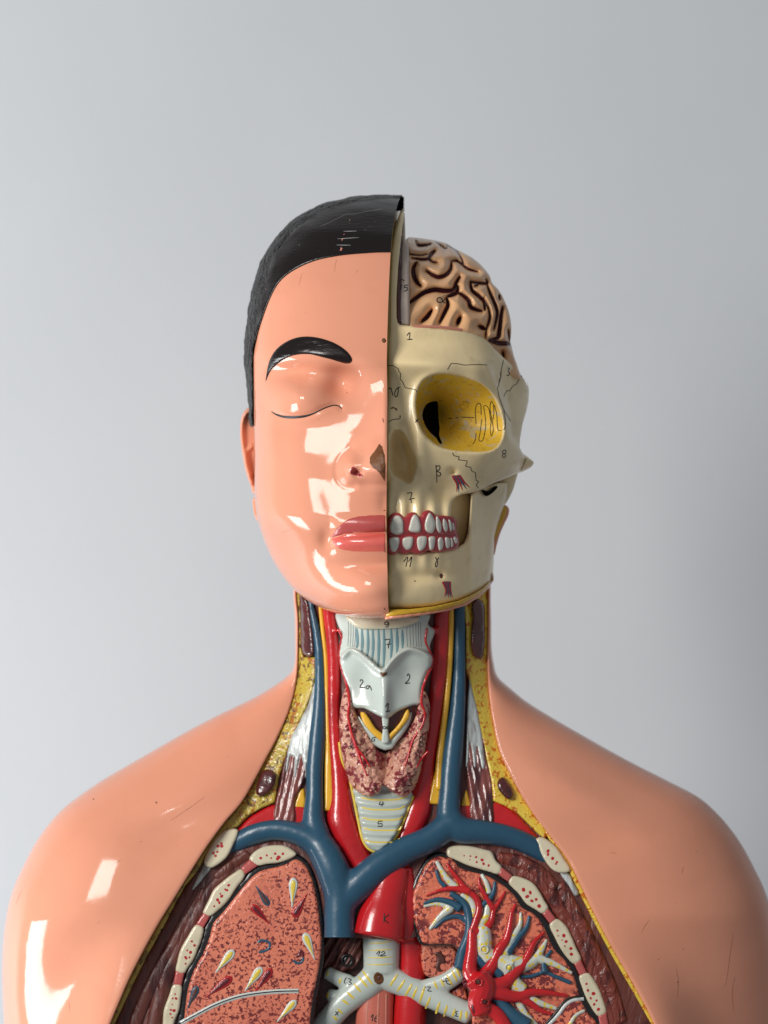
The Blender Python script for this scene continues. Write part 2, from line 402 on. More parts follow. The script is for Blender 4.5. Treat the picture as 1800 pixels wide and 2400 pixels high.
s = M('matt_black', rgb(18, 15, 14), 0.9, 0.0, 0.0); m_flat = s.m
m_ink = plain('ink', rgb(26, 22, 22), 0.5, 0.0); m_black = plain('black_paint', rgb(24, 20, 22), 0.3, 0.3, 0.001)
m_lip_u = plain('upper_lip_paint', rgb(182, 80, 76), 0.32, 0.1); m_lip_l = plain('lower_lip_paint', rgb(222, 102, 92), 0.2, 0.6)
m_link = plain('intercostal_paint', rgb(186, 88, 84)); m_red = plain('red_paint', rgb(178, 28, 34)); m_darkred = plain('dark_red_paint', rgb(96, 22, 30))
m_blue = plain('blue_paint', rgb(44, 84, 106)); m_yel = plain('yellow_paint', rgb(228, 200, 76)); m_white = plain('white_paint', rgb(206, 212, 206))
m_teal = plain('teal_paint', rgb(106, 142, 150)); m_olive = plain('cut_edge_paint', rgb(140, 112, 40), 0.4, 0.1, 0.001); m_yrim = plain('jaw_rim_paint', rgb(214, 168, 44), 0.35, 0.2, 0.001)
m_dura = plain('dura_paint', rgb(186, 170, 158), 0.35, 0.3, 0.001); m_oes = plain('oesophagus_paint', rgb(200, 108, 90)); m_nostril = plain('nostril_paint', rgb(150, 44, 46))
m_dark = plain('cavity_paint', rgb(86, 46, 38), 0.45, 0.1, 0.003); m_pink = plain('pink_rim_paint', rgb(205, 130, 112))

# ------------------------------------------------------------------ backdrop
s = M('backdrop_paint', rgb(204, 208, 211), 0.85); s.mix(s.mul(s.ramp(s.noise(3.5, 3), 0.35, 0.75), 0.22), rgb(186, 190, 195)); s.bump(s.noise(700, 3), 0.0002, 0.3)
me = bpy.data.meshes.new('backdrop_wall')
vs = []; fs = []
for i in range(21):
    t = i/20; z = -2.2+5.0*t
    vs += [(-3.2, 0.55, z), (3.2, 0.55, z)]
    if i: fs.append((2*i-2, 2*i-1, 2*i+1, 2*i))
me.from_pydata(vs, [], fs); me.materials.append(s.m)
wall = bpy.data.objects.new('backdrop_wall', me); C.objects.link(wall); wall['kind'] = 'structure'

# ------------------------------------------------------------------ torso skin
OL = [(691, 1180), (691, 1300), (692, 1400), (696, 1440), (697, 1490), (695, 1563), (691, 1599), (681, 1644), (665, 1689), (641, 1740), (622, 1775), (600, 1817), (564, 1879), (521, 1930), (481, 1985), (445, 2041), (405, 2106), (369, 2164), (333, 2229), (300, 2294), (275, 2352), (255, 2400), (215, 2500), (180, 2600)]
SL = [(686, 1180), (686, 1300), (687, 1400), (690, 1440), (691, 1490), (689, 1556), (668, 1588), (600, 1632), (506, 1678), (434, 1716), (362, 1757), (289, 1799), (235, 1831), (181, 1868), (145, 1897), (112, 1933), (80, 1980), (54, 2030), (33, 2077), (18, 2130), (8, 2200), (5, 2290), (9, 2400), (20, 2600)]
SR = [(1153, 1180), (1152, 1300), (1151, 1400), (1152, 1458), (1153, 1516), (1158, 1554), (1168, 1586), (1200, 1616), (1236, 1645), (1290, 1679), (1345, 1711), (1417, 1752), (1489, 1791), (1562, 1828), (1634, 1866), (1677, 1902), (1714, 1944), (1743, 1987), (1768, 2034), (1792, 2085), (1815, 2160), (1833, 2270), (1838, 2400), (1830, 2600)]
OR = [(1146, 1180), (1146, 1300), (1146, 1400), (1146, 1458), (1145, 1516), (1145, 1554), (1147, 1602), (1152, 1650), (1160, 1700), (1173, 1757), (1192, 1802), (1221, 1857), (1256, 1912), (1285, 1950), (1314, 1988), (1340, 2026), (1364, 2075), (1390, 2130), (1418, 2185), (1448, 2240), (1475, 2285), (1506, 2340), (1536, 2400), (1620, 2600)]
dO_t = tab([(1150, 36), (1400, 40), (1600, 60), (1750, 100), (1900, 150), (2050, 188), (2200, 208), (2400, 222), (2650, 230)])
dS_t = tab([(1150, -20), (1500, -20), (1650, -50), (1900, -60), (2100, -60), (2250, -85), (2400, -125), (2650, -200)])
def shell(S, O, side):
    n = 260; m = 70
    # pair the two curves by index so that rows stay clean
    idx = np.arange(len(S)); fine = np.linspace(0, len(S)-1, n)
    def interp(Lst):
        a = np.array(Lst, float); k = []
        for f in fine:
            i = min(int(f), len(a)-2); t = f-i
            p0 = a[max(i-1, 0)]; p1 = a[i]; p2 = a[i+1]; p3 = a[min(i+2, len(a)-1)]
            k.append(0.5*((2*p1)+(-p0+p2)*t+(2*p0-5*p1+4*p2-p3)*t*t+(-p0+3*p1-3*p2+p3)*t**3))
        return np.array(k)
    s_, o_ = interp(S), interp(O)
    V = np.zeros((n, 2*m, 3))
    for j in range(m):
        ph = (j/(m-1))*math.pi/2; g = 1-math.cos(ph); h = math.sin(ph)**0.85
        xy = s_+(o_-s_)*g; dd = dS_t(s_[:, 1])+(dO_t(o_[:, 1])-dS_t(s_[:, 1]))*h
        w = h; x, y = xy[:, 0], xy[:, 1]; mx = x if side < 0 else 1812-x
        kk = 1.0 if side < 0 else 0.3
        b = G(x, y, 905+side*665, 2050, 230, 175, 40*kk)+G(x, y, 905+side*545, 2110, 100, 170, -20*kk, 0.5*side*-1)+(30 if side < 0 else 8)*np.exp(-(np.hypot(*(o_-s_).T)*(1-g)/90.0)**2)*np.clip((y-1800)/150, 0, 1)+G(x, y, 905+side*560, 2420, 230, 150, 6)
        b += G(x, y, 905+side*430, 1850, 170, 45, 18, -side*-0.5)+G(x, y, 905+side*500, 1960, 120, 60, -12)
        b = b-0.42*np.clip(y-2150, 0, 400)*(1-np.exp(-(np.hypot(*(o_-s_).T)*(1-g)/100.0)**2))
        V[:, m+j, 0] = x; V[:, m+j, 1] = y; V[:, m+j, 2] = dd+b*h
    # back
    cx = 905.0
    for j in range(m):
        ph = (j/(m-1))*math.pi/2; g = 1-math.cos(ph); h = math.sin(ph)**0.85
        xb = s_[:, 0]+(cx-s_[:, 0])*g; yb = s_[:, 1]
        dep = tab([(1150, -330), (1500, -330), (1700, -360), (2000, -430), (2650, -470)])(yb)
        V[:, m-1-j, 0] = xb; V[:, m-1-j, 1] = yb; V[:, m-1-j, 2] = dS_t(yb)+(dep-dS_t(yb))*h
    # soften the depth field a little
    A = V[:, :, 2]
    for _ in range(10): A[1:-1, 1:-1] = (A[:-2, 1:-1]+A[2:, 1:-1]+A[1:-1, :-2]+A[1:-1, 2:]+2*A[1:-1, 1:-1])/6
    vv = [P(*V[i, j]) for i in range(n) for j in range(2*m)]; w2 = 2*m
    ff = []
    for i in range(n-1):
        for j in range(w2-1):
            q = (i*w2+j, i*w2+j+1, (i+1)*w2+j+1, (i+1)*w2+j); ff.append(q if side > 0 else q[::-1])
    # rolled lip of the opening, going inwards
    base = len(vv)
    for i in range(n):
        x, y, d = V[i, -1]; vv.append(P(x-side*3.0, y, d-3)); vv.append(P(x-side*3.5, y, d-40))
    for i in range(n-1):
        e0, e1 = i*w2+w2-1, (i+1)*w2+w2-1
        q = (e0, base+2*i, base+2*i+2, e1); ff.append(q if side > 0 else q[::-1])
        q = (base+2*i, base+2*i+1, base+2*i+3, base+2*i+2); ff.append(q if side > 0 else q[::-1])
    return vv, ff
v1, f1 = shell(SL, OL, -1); v2, f2 = shell(SR, OR, 1)
n1 = len(v1)
torso = mkobj('torso_skin', v1+v2, f1+[tuple(n1+i for i in q) for q in f2], m_skin)
DT = Drape(torso)
# inner floor
OLa = catmull(OL, False, 8); ORa = catmull(OR, False, 8)
o1 = np.argsort(OLa[:, 1]); o2 = np.argsort(ORa[:, 1])
xl_t = lambda y: np.interp(y, OLa[o1, 1], OLa[o1, 0]); xr_t = lambda y: np.interp(y, ORa[o2, 1], ORa[o2, 0])
c_t = tab([(1150, 130), (1400, 132), (1600, 128), (1750, 126), (1900, 146), (2050, 178), (2200, 196), (2400, 210), (2650, 215)])
def floor(x, y):
    xl, xr = xl_t(y), xr_t(y); u = np.clip(np.abs((x-(xl+xr)/2)/((xr-xl)/2)), 0, 1)
    return c_t(y)-8+((dO_t(y)-24)-(c_t(y)-8))*u**2.6
mids = relief('muscle_wall', [(688, 1200)]+[(x-2, y) for x, y in OL[2:-1]]+[(180, 2600), (1620, 2600)]+[(x+2, y) for x, y in OR[2:-1]][::-1]+[(1146, 1200)], floor, m_muscle, sp=9, skirt=60, smooth=False,
              holes=[cF([(150, 404), (420, 404), (560, 410), (960, 425), (1080, 395), (1125, 470), (1430, 490), (1500, 690), (1600, 1150), (1600, 1500), (60, 1500), (60, 1100), (130, 600)])])

# ------------------------------------------------------------------ fat layers and rims
def fat(name, outer, inner, mat, off=14):
    return relief(name, outer+inner[::-1], lambda x, y: floor(x, y)+off, mat, sp=4.5, skirt=30, rnd=5, rndh=4, smooth=False)
OLn = [p for p in OL if 1250 < p[1] < 1935]; ORn = [p for p in OR if 1250 < p[1] < 1960]
inL = [(703, 1300), (703, 1400), (706, 1454), (705, 1517), (712, 1540), (740, 1540), (740, 1581), (734, 1617), (718, 1659), (700, 1698), (687, 1734), (672, 1770), (652, 1826), (645, 1881), (614, 1894), (583, 1912), (560, 1935), (540, 1950)]
fatL = fat('fat_layer', [(x+1, y) for x, y in OLn], inL, m_fat)
inR = [(1086, 1300), (1088, 1425), (1092, 1477), (1092, 1574), (1102, 1602), (1111, 1651), (1123, 1709), (1135, 1757), (1142, 1790), (1152, 1837), (1156, 1877), (1184, 1889), (1213, 1906), (1236, 1929), (1262, 1955), (1278, 1966)]
fatR = fat('fat_layer', [(x-1, y) for x, y in ORn], inR, m_fat_b)
rimL = fat('cut_rim', [(x+1, y) for x, y in OL if y > 1870], [(574, 1890), (540, 1935), (505, 1975), (479, 2012), (461, 2044), (435, 2075), (417, 2107), (384, 2170), (348, 2235), (316, 2298), (290, 2354), (269, 2400), (230, 2500), (195, 2600)], m_rim, 15)
rimR = fat('cut_rim', [(x-1, y) for x, y in OR if y > 1900], [(1250, 1912), (1276, 1952), (1303, 1990), (1328, 2030), (1351, 2078), (1378, 2133), (1407, 2190), (1437, 2245), (1464, 2291), (1496, 2346), (1526, 2400), (1608, 2600)], m_fat_b, 15)

# ------------------------------------------------------------------ lungs
def pol(cr, pts): return cr(pts)
pleL = cE([(1380, 165), (1450, 200), (1505, 280), (1548, 400), (1572, 520), (1592, 680), (1592, 800), (1590, 960), (1562, 1100), (1535, 1250), (1515, 1436), (1500, 1900), (350, 1900), (470, 1500), (505, 1350), (522, 1160), (560, 1050), (620, 930), (665, 830), (700, 700), (745, 620), (830, 530), (900, 440), (970, 370), (1050, 275), (1110, 245), (1250, 225)])
relief('pleura', pleL, lambda x, y: floor(x, y)+5, m_black, sp=6, rnd=4, rndh=3)
lungL = cE([(1380, 205), (1430, 225), (1480, 290), (1520, 400), (1545, 520), (1565, 680), (1575, 800), (1565, 960), (1540, 1100), (1510, 1250), (1490, 1436), (1470, 1900), (470, 1900), (540, 1480), (558, 1300), (582, 1150), (628, 1020), (694, 900), (740, 780), (768, 680), (838, 600), (918, 500), (994, 405), (1058, 335), (1120, 292), (1210, 268), (1300, 245)])
oL = relief('lung', lungL, lambda x, y: floor(x, y)+9, m_lung, sp=5, rnd=6, rndh=4)
oL['label'] = 'sliced lung with teardrop vessel cuts and a white fissure line'
DL = Drape(oL)
def tear(name, head, tip, w, mat, inner, parent, df, cr):
    (hx, hy), (tx, ty) = cr([head, tip]); v = np.array([tx-hx, ty-hy]); L = np.linalg.norm(v); v /= L; nn = np.array([-v[1], v[0]])
    def shp(sc, o0, o1):
        pts = []
        for t, r in ((-0.12, 0.0), (-0.06, 0.62), (0.05, 0.95), (0.2, 1.0), (0.45, 0.72), (0.75, 0.34), (1.0, 0.06)):
            pts.append((o0+t*(1-o0-o1), r*sc))
        ps = [np.array([hx, hy])+v*L*t+nn*w*r for t, r in pts]+[np.array([hx, hy])+v*L*t-nn*w*r for t, r in pts[:0:-1]]
        return [tuple(p) for p in ps]
    a = relief(name, shp(1, 0, 0), lambda x, y: df(x, y)+2.5, mat, parent, 2.5, 6, 3, 2.2)
    relief('lumen', shp(0.52, 0.06, 0.18), lambda x, y: df(x, y)+3.0, inner, parent, 2.5, 4, 1.2, 0.5)
    return a
for h, t, w in (((1365, 365), (1355, 570), 34), ((905, 900), (780, 1055), 34), ((1115, 1030), (1000, 1190), 34), ((1455, 775), (1525, 955), 34), ((1370, 1275), (1240, 1420), 30)):
    tear('bronchus_cut', h, t, w/3.19, m_white, m_yel, oL, DL, cE)
for h, t, w in (((1375, 620), (1465, 465), 34), ((1065, 560), (1188, 690), 30), ((885, 1100), (700, 1240), 34), ((1190, 1040), (1075, 1200), 32)):
    tear('artery_cut', h, t, w/3.19, m_red, m_darkred, oL, DL, cE)
for h, t, w in (((1172, 535), (1080, 400), 26), ((640, 1170), (575, 1315), 28)):
    tear('vein_cut', h, t, w/3.19, m_blue, m_dark, oL, DL, cE)
strokes('vein_cut', [cE([(1100, 830), (1115, 812), (1160, 815), (1188, 830), (1180, 870), (1150, 890), (1105, 900)]), cE([(1365, 960), (1390, 980), (1425, 975), (1440, 940)])], 7, DL, m_blue, oL, 1.5)
strokes('vein_cut', [cE([(1385, 935), (1410, 920), (1415, 885), (1432, 900), (1435, 940), (1415, 960)])], 8, DL, m_darkred, oL, 1.2)
strokes('fissure', [cE([(520, 1430), (640, 1365), (780, 1293), (950, 1233), (1100, 1206), (1250, 1192), (1402, 1188)])], 12, DL, m_white, oL, 2.2)
strokes('fissure_groove', [cE([(520, 1430), (640, 1365), (780, 1293), (950, 1233), (1100, 1206), (1250, 1192), (1402, 1188)])], 4.5, DL, m_black, oL, 3.0)

# right lung
ribline = [(420, 110), (520, 175), (620, 210), (740, 240), (830, 290), (930, 360), (1000, 440), (1040, 510), (1150, 570), (1220, 660), (1270, 770), (1320, 870), (1400, 950), (1460, 1040), (1490, 1120), (1520, 1220), (1545, 1300), (1600, 1400), (1659, 1465), (1740, 1620), (1800, 1900)]
pleR = cG([(330, 60), (250, 80), (180, 160), (110, 300), (70, 420), (68, 520), (85, 620), (115, 720), (140, 800), (165, 842), (250, 850), (440, 852), (540, 900), (575, 1100), (600, 1320), (610, 1515), (620, 1900)]+[(x+26, y-8) for x, y in ribline][::-1])
def floR(x, y): return floor(x, y)
relief('pleura', pleR, lambda x, y: floR(x, y)+5, m_black, sp=6, rnd=4, rndh=3)
lungR = cG([(380, 108), (300, 100), (250, 130), (190, 200), (140, 320), (100, 420), (95, 520), (110, 620), (140, 720), (170, 800), (190, 832), (440, 845), (520, 900), (560, 1100), (590, 1320), (600, 1515), (600, 1900)]+[(x-20, y+20) for x, y in ribline[::-1][:-1]]+[(430, 122)])
oR = relief('lung', lungR, lambda x, y: floR(x, y)+9, m_lung_r, sp=5, rnd=6, rndh=4)
oR['label'] = 'patchy lung covered by branching red, blue and pale vessels'
DR = Drape(oR)
strokes('fissure', [cG([(1230, 1540), (1330, 1435), (1390, 1355), (1450, 1315), (1545, 1300)])], 9, DR, m_white, oR, 2.2)
strokes('fissure_groove', [cG([(1215, 1530), (1310, 1415), (1375, 1330), (1440, 1293), (1545, 1280)])], 6, DR, m_black, oR, 3.0)
def tree(name, branches, mat, parent, df, cr, s, off=0.3, vox=0.00045, it=4):
    _, gi = clusters([b[0] for b in branches], 38)
    if len(gi) > 1:
        os_ = [tree(name, [branches[i] for i in q], mat, parent, df, cr, s, off, vox, it) for q in gi]
        return max(os_, key=lambda o: len(o.data.vertices))
    V, F = [], []
    for pts, r0, r1 in branches:
        xy = cr(pts); r = np.linspace(r0, r1, len(pts))/s*1.2
        tube_geo(lift(xy, df, r*off+1.5), r, 12, 0.85, 4.0, V, F)
    o = mkobj(name, V, F, mat, parent); return remesh(o, vox, it)
tree('bronchus', [([(300, 140), (350, 230), (410, 310), (470, 365)], 15, 30), ([(510, 425), (590, 480), (615, 560), (590, 650)], 22, 34), ([(190, 520), (300, 500), (400, 520), (440, 545)], 10, 26), ([(240, 715), (330, 610), (420, 535)], 12, 34),
    ([(680, 250), (720, 320), (745, 410)], 14, 22), ([(735, 510), (715, 620), (650, 690)], 26, 36), ([(690, 700), (700, 800), (700, 900), (750, 970)], 55, 70), ([(740, 940), (880, 1010), (930, 1040)], 60, 85),
    ([(860, 950), (900, 850), (960, 760), (1005, 680), (1012, 570)], 45, 10), ([(930, 1010), (1040, 1010), (1120, 985), (1180, 900), (1232, 800)], 70, 10), ([(1150, 960), (1250, 990), (1340, 1030), (1445, 1085)], 35, 12),
    ([(900, 1100), (980, 1190), (1040, 1230)], 60, 45), ([(1060, 1290), (1180, 1340), (1315, 1385)], 38, 14), ([(990, 1320), (1050, 1430), (1140, 1530)], 28, 22), ([(1420, 1530), (1480, 1440), (1552, 1400)], 16, 12)], m_air, oR, DR, cG, 3.607, 0.1)
tree('vein', [([(295, 215), (330, 310), (375, 355)], 12, 18), ([(190, 497), (300, 465), (420, 490), (500, 540)], 12, 34), ([(420, 410), (530, 490), (575, 600), (575, 760), (520, 920), (500, 1040)], 22, 48), ([(280, 705), (370, 630), (480, 605), (565, 650)], 10, 24),
    ([(795, 310), (775, 420), (690, 515)], 13, 24), ([(1085, 600), (1060, 700), (980, 800), (905, 915)], 12, 32), ([(1010, 1115), (1100, 1112), (1212, 1078), (1300, 1112), (1435, 1168)], 14, 16), ([(1215, 1080), (1210, 990), (1270, 890)], 28, 12),
    ([(640, 960), (720, 1010), (850, 1110)], 45, 45), ([(790, 1290), (880, 1380), (960, 1460), (1060, 1540)], 36, 66)], m_vein, oR, DR, cG, 3.607, 0.35)
art = tree('artery', [([(600, 720), (598, 900), (585, 1080), (640, 1160)], 34, 66), ([(640, 1120), (690, 1200), (660, 1340), (690, 1420)], 100, 72), ([(600, 740), (635, 640), (660, 540), (635, 450), (560, 385), (490, 300), (420, 210), (385, 155)], 34, 10), ([(580, 395), (450, 368), (330, 385), (212, 432)], 28, 6),
    ([(610, 740), (710, 712), (765, 640), (782, 560), (850, 450), (882, 388)], 32, 8), ([(775, 540), (700, 410), (662, 330), (656, 270)], 22, 8), ([(690, 1130), (780, 1000), (830, 890), (890, 800), (920, 680), (935, 580), (972, 498)], 52, 10),
    ([(740, 1195), (880, 1165), (960, 1080), (1040, 1000), (1090, 900), (1130, 820), (1215, 738)], 58, 10), ([(700, 1210), (850, 1262), (1000, 1285), (1100, 1250), (1230, 1252), (1410, 1275)], 60, 12), ([(1000, 1290), (1100, 1345), (1180, 1400), (1275, 1432)], 34, 10), ([(720, 1370), (820, 1440), (900, 1560)], 50, 50)], m_art, oR, DR, cG, 3.607, 0.75)
DA = Drape(art, oR)
for cx, cy, r in ((655, 1160, 34), (712, 1330, 32)):
    x, y = cG([(cx, cy)])[0]; r /= 3.607
    strokes('vessel_ring', [ell(x, y, r, r, 12)+[(x+r, y)]], 4.5, DA, m_art, art, 3.0)
    patch('vessel_hole', ell(x, y, r*0.72, r*0.72), DA, m_dark, art, 1.0, 2.5, 1.5)
for cx, cy, rx, ry in ((540, 1170, 20, 50), (610, 1390, 16, 45), (602, 728, 14, 14)):
    x, y = cG([(cx, cy)])[0]; patch('vessel_hole', ell(x, y, rx/3.6, ry/3.6, rot=-0.25), DA, m_darkred, art, 0.8, 2.5, 1.5)
DB = Drape(*[o for o in oR.children if o.name.startswith('bronchus')])
for cx, cy in ((705, 885), (915, 1040)):
    x, y = cG([(cx, cy)])[0]; strokes('bronchus_ring', [ell(x, y, 9, 9, 12)+[(x+9, y)]], 4, DB, m_white, oR, 3.5); patch('bronchus_hole', ell(x, y, 6.5, 6.5), DB, m_yel, oR, 1.2, 2.5, 1.5)

# ------------------------------------------------------------------ ribs, links, collar bones
rng = random.Random(4)
def rib(poly, spots, name='rib', up=13):
    o = relief(name, poly, lambda x, y: floor(x, y)+up, m_rib, None, 4, 16, 6, 3.5)
    D_ = Drape(o); V, F = [], []
    for (x, y, r) in spots:
        pts = ell(x, y, r*rng.uniform(.8, 1.3), r*rng.uniform(.8, 1.2), 7, rng.uniform(0, 3)); n = len(V)
        xs = np.array([p[0] for p in pts]+[x]); ys = np.array([p[1] for p in pts]+[y]); d = D_(xs, ys)
        V += [P(a, b, c+(0.1 if i < len(pts) else 0.5)) for i, (a, b, c) in enumerate(zip(xs, ys, d))]
        for i in range(7): F.append((n+i, n+(i+1) % 7, n+7))
    if V: mkobj('marrow_spots', V, F, m_red, o)
    return o
def sp(cr, lst, s, r=6.5): return [cr([(x, y)])[0]+(r*rng.uniform(0.6, 1.25)/s*1.7,) for x, y in lst]
rib(cE([(1060, 160), (1130, 115), (1220, 98), (1300, 103), (1350, 128), (1388, 165), (1340, 200), (1250, 230), (1170, 238), (1095, 250), (1035, 205)]), sp(cE, [(1120, 195), (1165, 175), (1228, 162), (1285, 163), (1198, 195), (1245, 200), (1255, 188)], 3.19, 8))
rib(cE([(978, 278), (900, 320), (830, 375), (770, 430), (730, 510), (700, 570), (688, 605), (735, 630), (800, 588), (870, 520), (930, 430), (1003, 318)]), sp(cE, [(880, 398), (855, 430), (868, 435), (818, 462), (828, 480), (797, 507), (810, 528), (772, 555)], 3.19))
rib(cE([(640, 692), (690, 714), (682, 790), (652, 870), (620, 950), (572, 1020), (545, 1058), (488, 1045), (498, 960), (520, 880), (570, 790)]), sp(cE, [(605, 818), (625, 848), (570, 885), (595, 900), (560, 940), (587, 937), (558, 985)], 3.19))
rib(cE([(470, 1140), (526, 1146), (522, 1250), (510, 1330), (482, 1400), (462, 1480), (440, 1600), (370, 1600), (388, 1436), (396, 1330), (432, 1230)]), sp(cE, [(480, 1212), (462, 1245), (487, 1245), (458, 1290), (448, 1330), (472, 1335), (445, 1360), (458, 1388)], 3.19))
rib(cG([(385, 62), (402, 22), (550, 8), (700, 38), (768, 60), (800, 130), (852, 190), (828, 246), (740, 226), (650, 200), (560, 172), (450, 122), (400, 100)]), sp(cG, [(533, 92), (586, 96), (582, 126), (634, 104), (640, 146), (685, 128), (697, 160), (740, 175)], 3.6))
rib(cG([(940, 265), (1050, 288), (1120, 328), (1175, 400), (1212, 470), (1245, 535), (1202, 582), (1130, 543), (1060, 500), (1000, 420), (908, 312)]), sp(cG, [(1035, 380), (1092, 404), (1067, 437), (1106, 474), (1142, 462), (1167, 518)], 3.6, 9))
rib(cG([(1310, 625), (1390, 678), (1440, 770), (1482, 870), (1522, 972), (1465, 1008), (1400, 950), (1350, 880), (1308, 800), (1256, 668)]), sp(cG, [(1322, 725), (1328, 770), (1376, 768), (1362, 805), (1395, 818), (1385, 857), (1436, 877), (1440, 925)], 3.6, 7))
rib(cT([(438, 1898), (490, 1880), (545, 1945), (590, 2050), (610, 2142), (562, 2162), (500, 2080), (460, 1990)]), sp(cT, [(483, 1952), (492, 1994), (528, 2015), (510, 2045), (548, 2060), (533, 2085), (560, 2117)], 2.765, 6))
rib(cT([(575, 2240), (625, 2225), (680, 2330), (700, 2450), (640, 2500)]), [])
def link(poly): return relief('intercostal_muscle', poly, lambda x, y: floor(x, y)+12.2, m_link, None, 4, 14, 4, 2, smooth=False)
link(cE([(1045, 200), (1102, 250), (1003, 318), (972, 268)])); link(cE([(695, 597), (742, 632), (690, 720), (636, 690)])); link(cE([(485, 1038), (550, 1052), (528, 1150), (466, 1142)]))
link(cG([(848, 186), (945, 262), (908, 314), (822, 248)])); link(cG([(1240, 535), (1315, 628), (1262, 672), (1196, 585)])); link(cG([(1518, 965), (1575, 1088), (1512, 1108), (1462, 1005)])); link(cT([(556, 2155), (612, 2135), (630, 2232), (578, 2245)]))
clL = rib(cE([(950, -15), (940, 40), (912, 100), (870, 182), (800, 243), (742, 268), (698, 238), (705, 190), (750, 100), (800, 30), (870, -20)]), sp(cE, [(825, 85), (800, 105), (828, 105), (770, 150), (795, 148), (765, 160), (782, 178)], 3.19), 'collar_bone', 22)
clR = rib(cD([(1300, 748), (1350, 735), (1450, 798), (1525, 900), (1578, 1003), (1500, 1022), (1430, 992), (1360, 900), (1318, 800)]), sp(cD, [(1398, 845), (1398, 872), (1435, 905), (1470, 935), (1462, 950)], 3.456, 8), 'collar_bone', 22)
relief('tendon', cE([(700, 236), (748, 262), (700, 335), (640, 405), (606, 436), (640, 350), (672, 290)]), lambda x, y: floor(x, y)+9, m_tendon, None, 3.5, 10, 4, 5)
relief('tendon', cG([(1345, 232), (1415, 235), (1455, 310), (1505, 415), (1475, 435), (1420, 350)]), lambda x, y: floor(x, y)+9, m_tendon, None, 3.5, 10, 4, 5)
# muscle bands beside the ribs
DM = Drape(mids)
for a in ([(660, 300), (560, 480), (440, 700), (300, 960), (160, 1230), (60, 1500)], [(700, 420), (600, 620), (470, 850), (340, 1080), (220, 1330), (140, 1560)], [(880, 300), (760, 420), (640, 620), (510, 860), (420, 1080), (340, 1330), (300, 1560)], [(1030, 170), (930, 230), (850, 290), (790, 350)]):
    V, F = [], []; xy = cE(a); tube_geo(lift(xy, floor, -2), [9, 15, 17, 17, 18, 18, 18][:len(xy)] if len(xy) > 4 else [14]*len(xy), 12, 0.6, 8, V, F); remesh(mkobj('chest_muscle', V, F, m_muscle), 0.0009, 5)
for a in ([(820, 110), (1000, 150), (1180, 250), (1290, 380)], [(1000, 230), (1180, 330), (1300, 480), (1400, 640)], [(1350, 330), (1430, 520), (1540, 720), (1650, 950), (1760, 1200), (1850, 1500)], [(1300, 520), (1430, 680), (1540, 880), (1630, 1080), (1720, 1330), (1800, 1560)]):
    V, F = [], []; xy = cG(a); tube_geo(lift(xy, floor, -3), [15, 19, 19, 20, 20, 20][:len(xy)], 12, 0.6, 8, V, F); remesh(mkobj('chest_muscle', V, F, m_muscle_r), 0.0009, 5)

# ------------------------------------------------------------------ chest cavity below the great vessels
back = lambda x, y: floor(x, y)-46
relief('cavity_back', cF([(100, 300), (1500, 300), (1650, 900), (1700, 1700), (-60, 1700), (20, 900)]), lambda x, y: floor(x, y)-78, m_dark, None, 9, 10)
relief('cavity_muscle', cF([(150, 360), (530, 360), (540, 500), (500, 640), (400, 730), (150, 700)]), lambda x, y: floor(x, y)-52+6*np.sin((x+y*0.6)*0.25), m_muscle, None, 5, 10, 8, 8)
hx, hy = cF([(385, 625)])[0]
strokes('vessel_ring', [ell(hx, hy, 12, 13, 12)+[(hx+12, hy)]], 7, lambda x, y: floor(x, y)-48, m_black, None, 5)
patch('vessel_hole', ell(hx, hy, 10, 11), lambda x, y: floor(x, y)-52, m_black, None, 4, 3, 2)
relief('lung_root', cF([(1130, 440), (1430, 470), (1440, 680), (1380, 760), (1200, 790), (1140, 760)]), lambda x, y: floor(x, y)-22, m_lung, None, 5, 40, 7, 8)
patch('lung_root_hole', cF([(1230, 560), (1290, 540), (1330, 590), (1345, 650), (1300, 660), (1290, 700), (1320, 730), (1270, 735), (1245, 690), (1260, 640), (1255, 590)]), lambda x, y: floor(x, y)-21, m_dark, None, 1.5, 3, 2)
relief('lung_root', cF([(1290, 1000), (1420, 900), (1500, 850), (1560, 960), (1570, 1060), (1400, 1030)]), lambda x, y: floor(x, y)-34, m_lung_r, None, 5, 40, 7, 8)
V, F = [], []
tube_geo(lift(cF([(990, 250), (1010, 450), (1020, 640), (1010, 900), (1000, 1150), (990, 1500)]), floor, [-62]*6), [32, 33, 34, 36, 38, 40], 20, 1, 6, V, F)
mkobj('descending_aorta', V, F, m_art)
V, F = [], []
tube_geo(lift(cF([(690, 820), (670, 1000), (655, 1200), (650, 1500)]), floor, [-64]*4), [42, 42, 44, 44], 20, 0.6, 6, V, F)
oes = mkobj('oesophagus', V, F, m_oes); DO = Drape(oes)
strokes('fold', [cF([(600, 960), (580, 1100), (575, 1250)]), cF([(700, 920), (690, 1100), (685, 1250)]), cF([(770, 950), (770, 1100), (768, 1250)])], 6, DO, m_pink, oes, 1.0)
strokes('numeral', [cF([(620, 1180), (640, 1150), (632, 1215)]), cF([(700, 1150), (665, 1175), (655, 1210), (675, 1225), (690, 1200), (662, 1190)])], 2.4, DO, m_ink, oes)
V, F = [], []
tube_geo(lift(cF([(722, 250), (722, 420), (722, 600), (718, 760)]), floor, [-44]*4), [44, 44, 43, 42], 20, 0.75, 6, V, F)
tube_geo(lift(cF([(700, 740), (600, 850), (460, 960), (330, 1070), (190, 1230), (100, 1330)]), floor, [-44, -46, -50, -54, -60, -62]), [34, 34, 31, 29, 28, 26], 20, 0.75, 6, V, F)
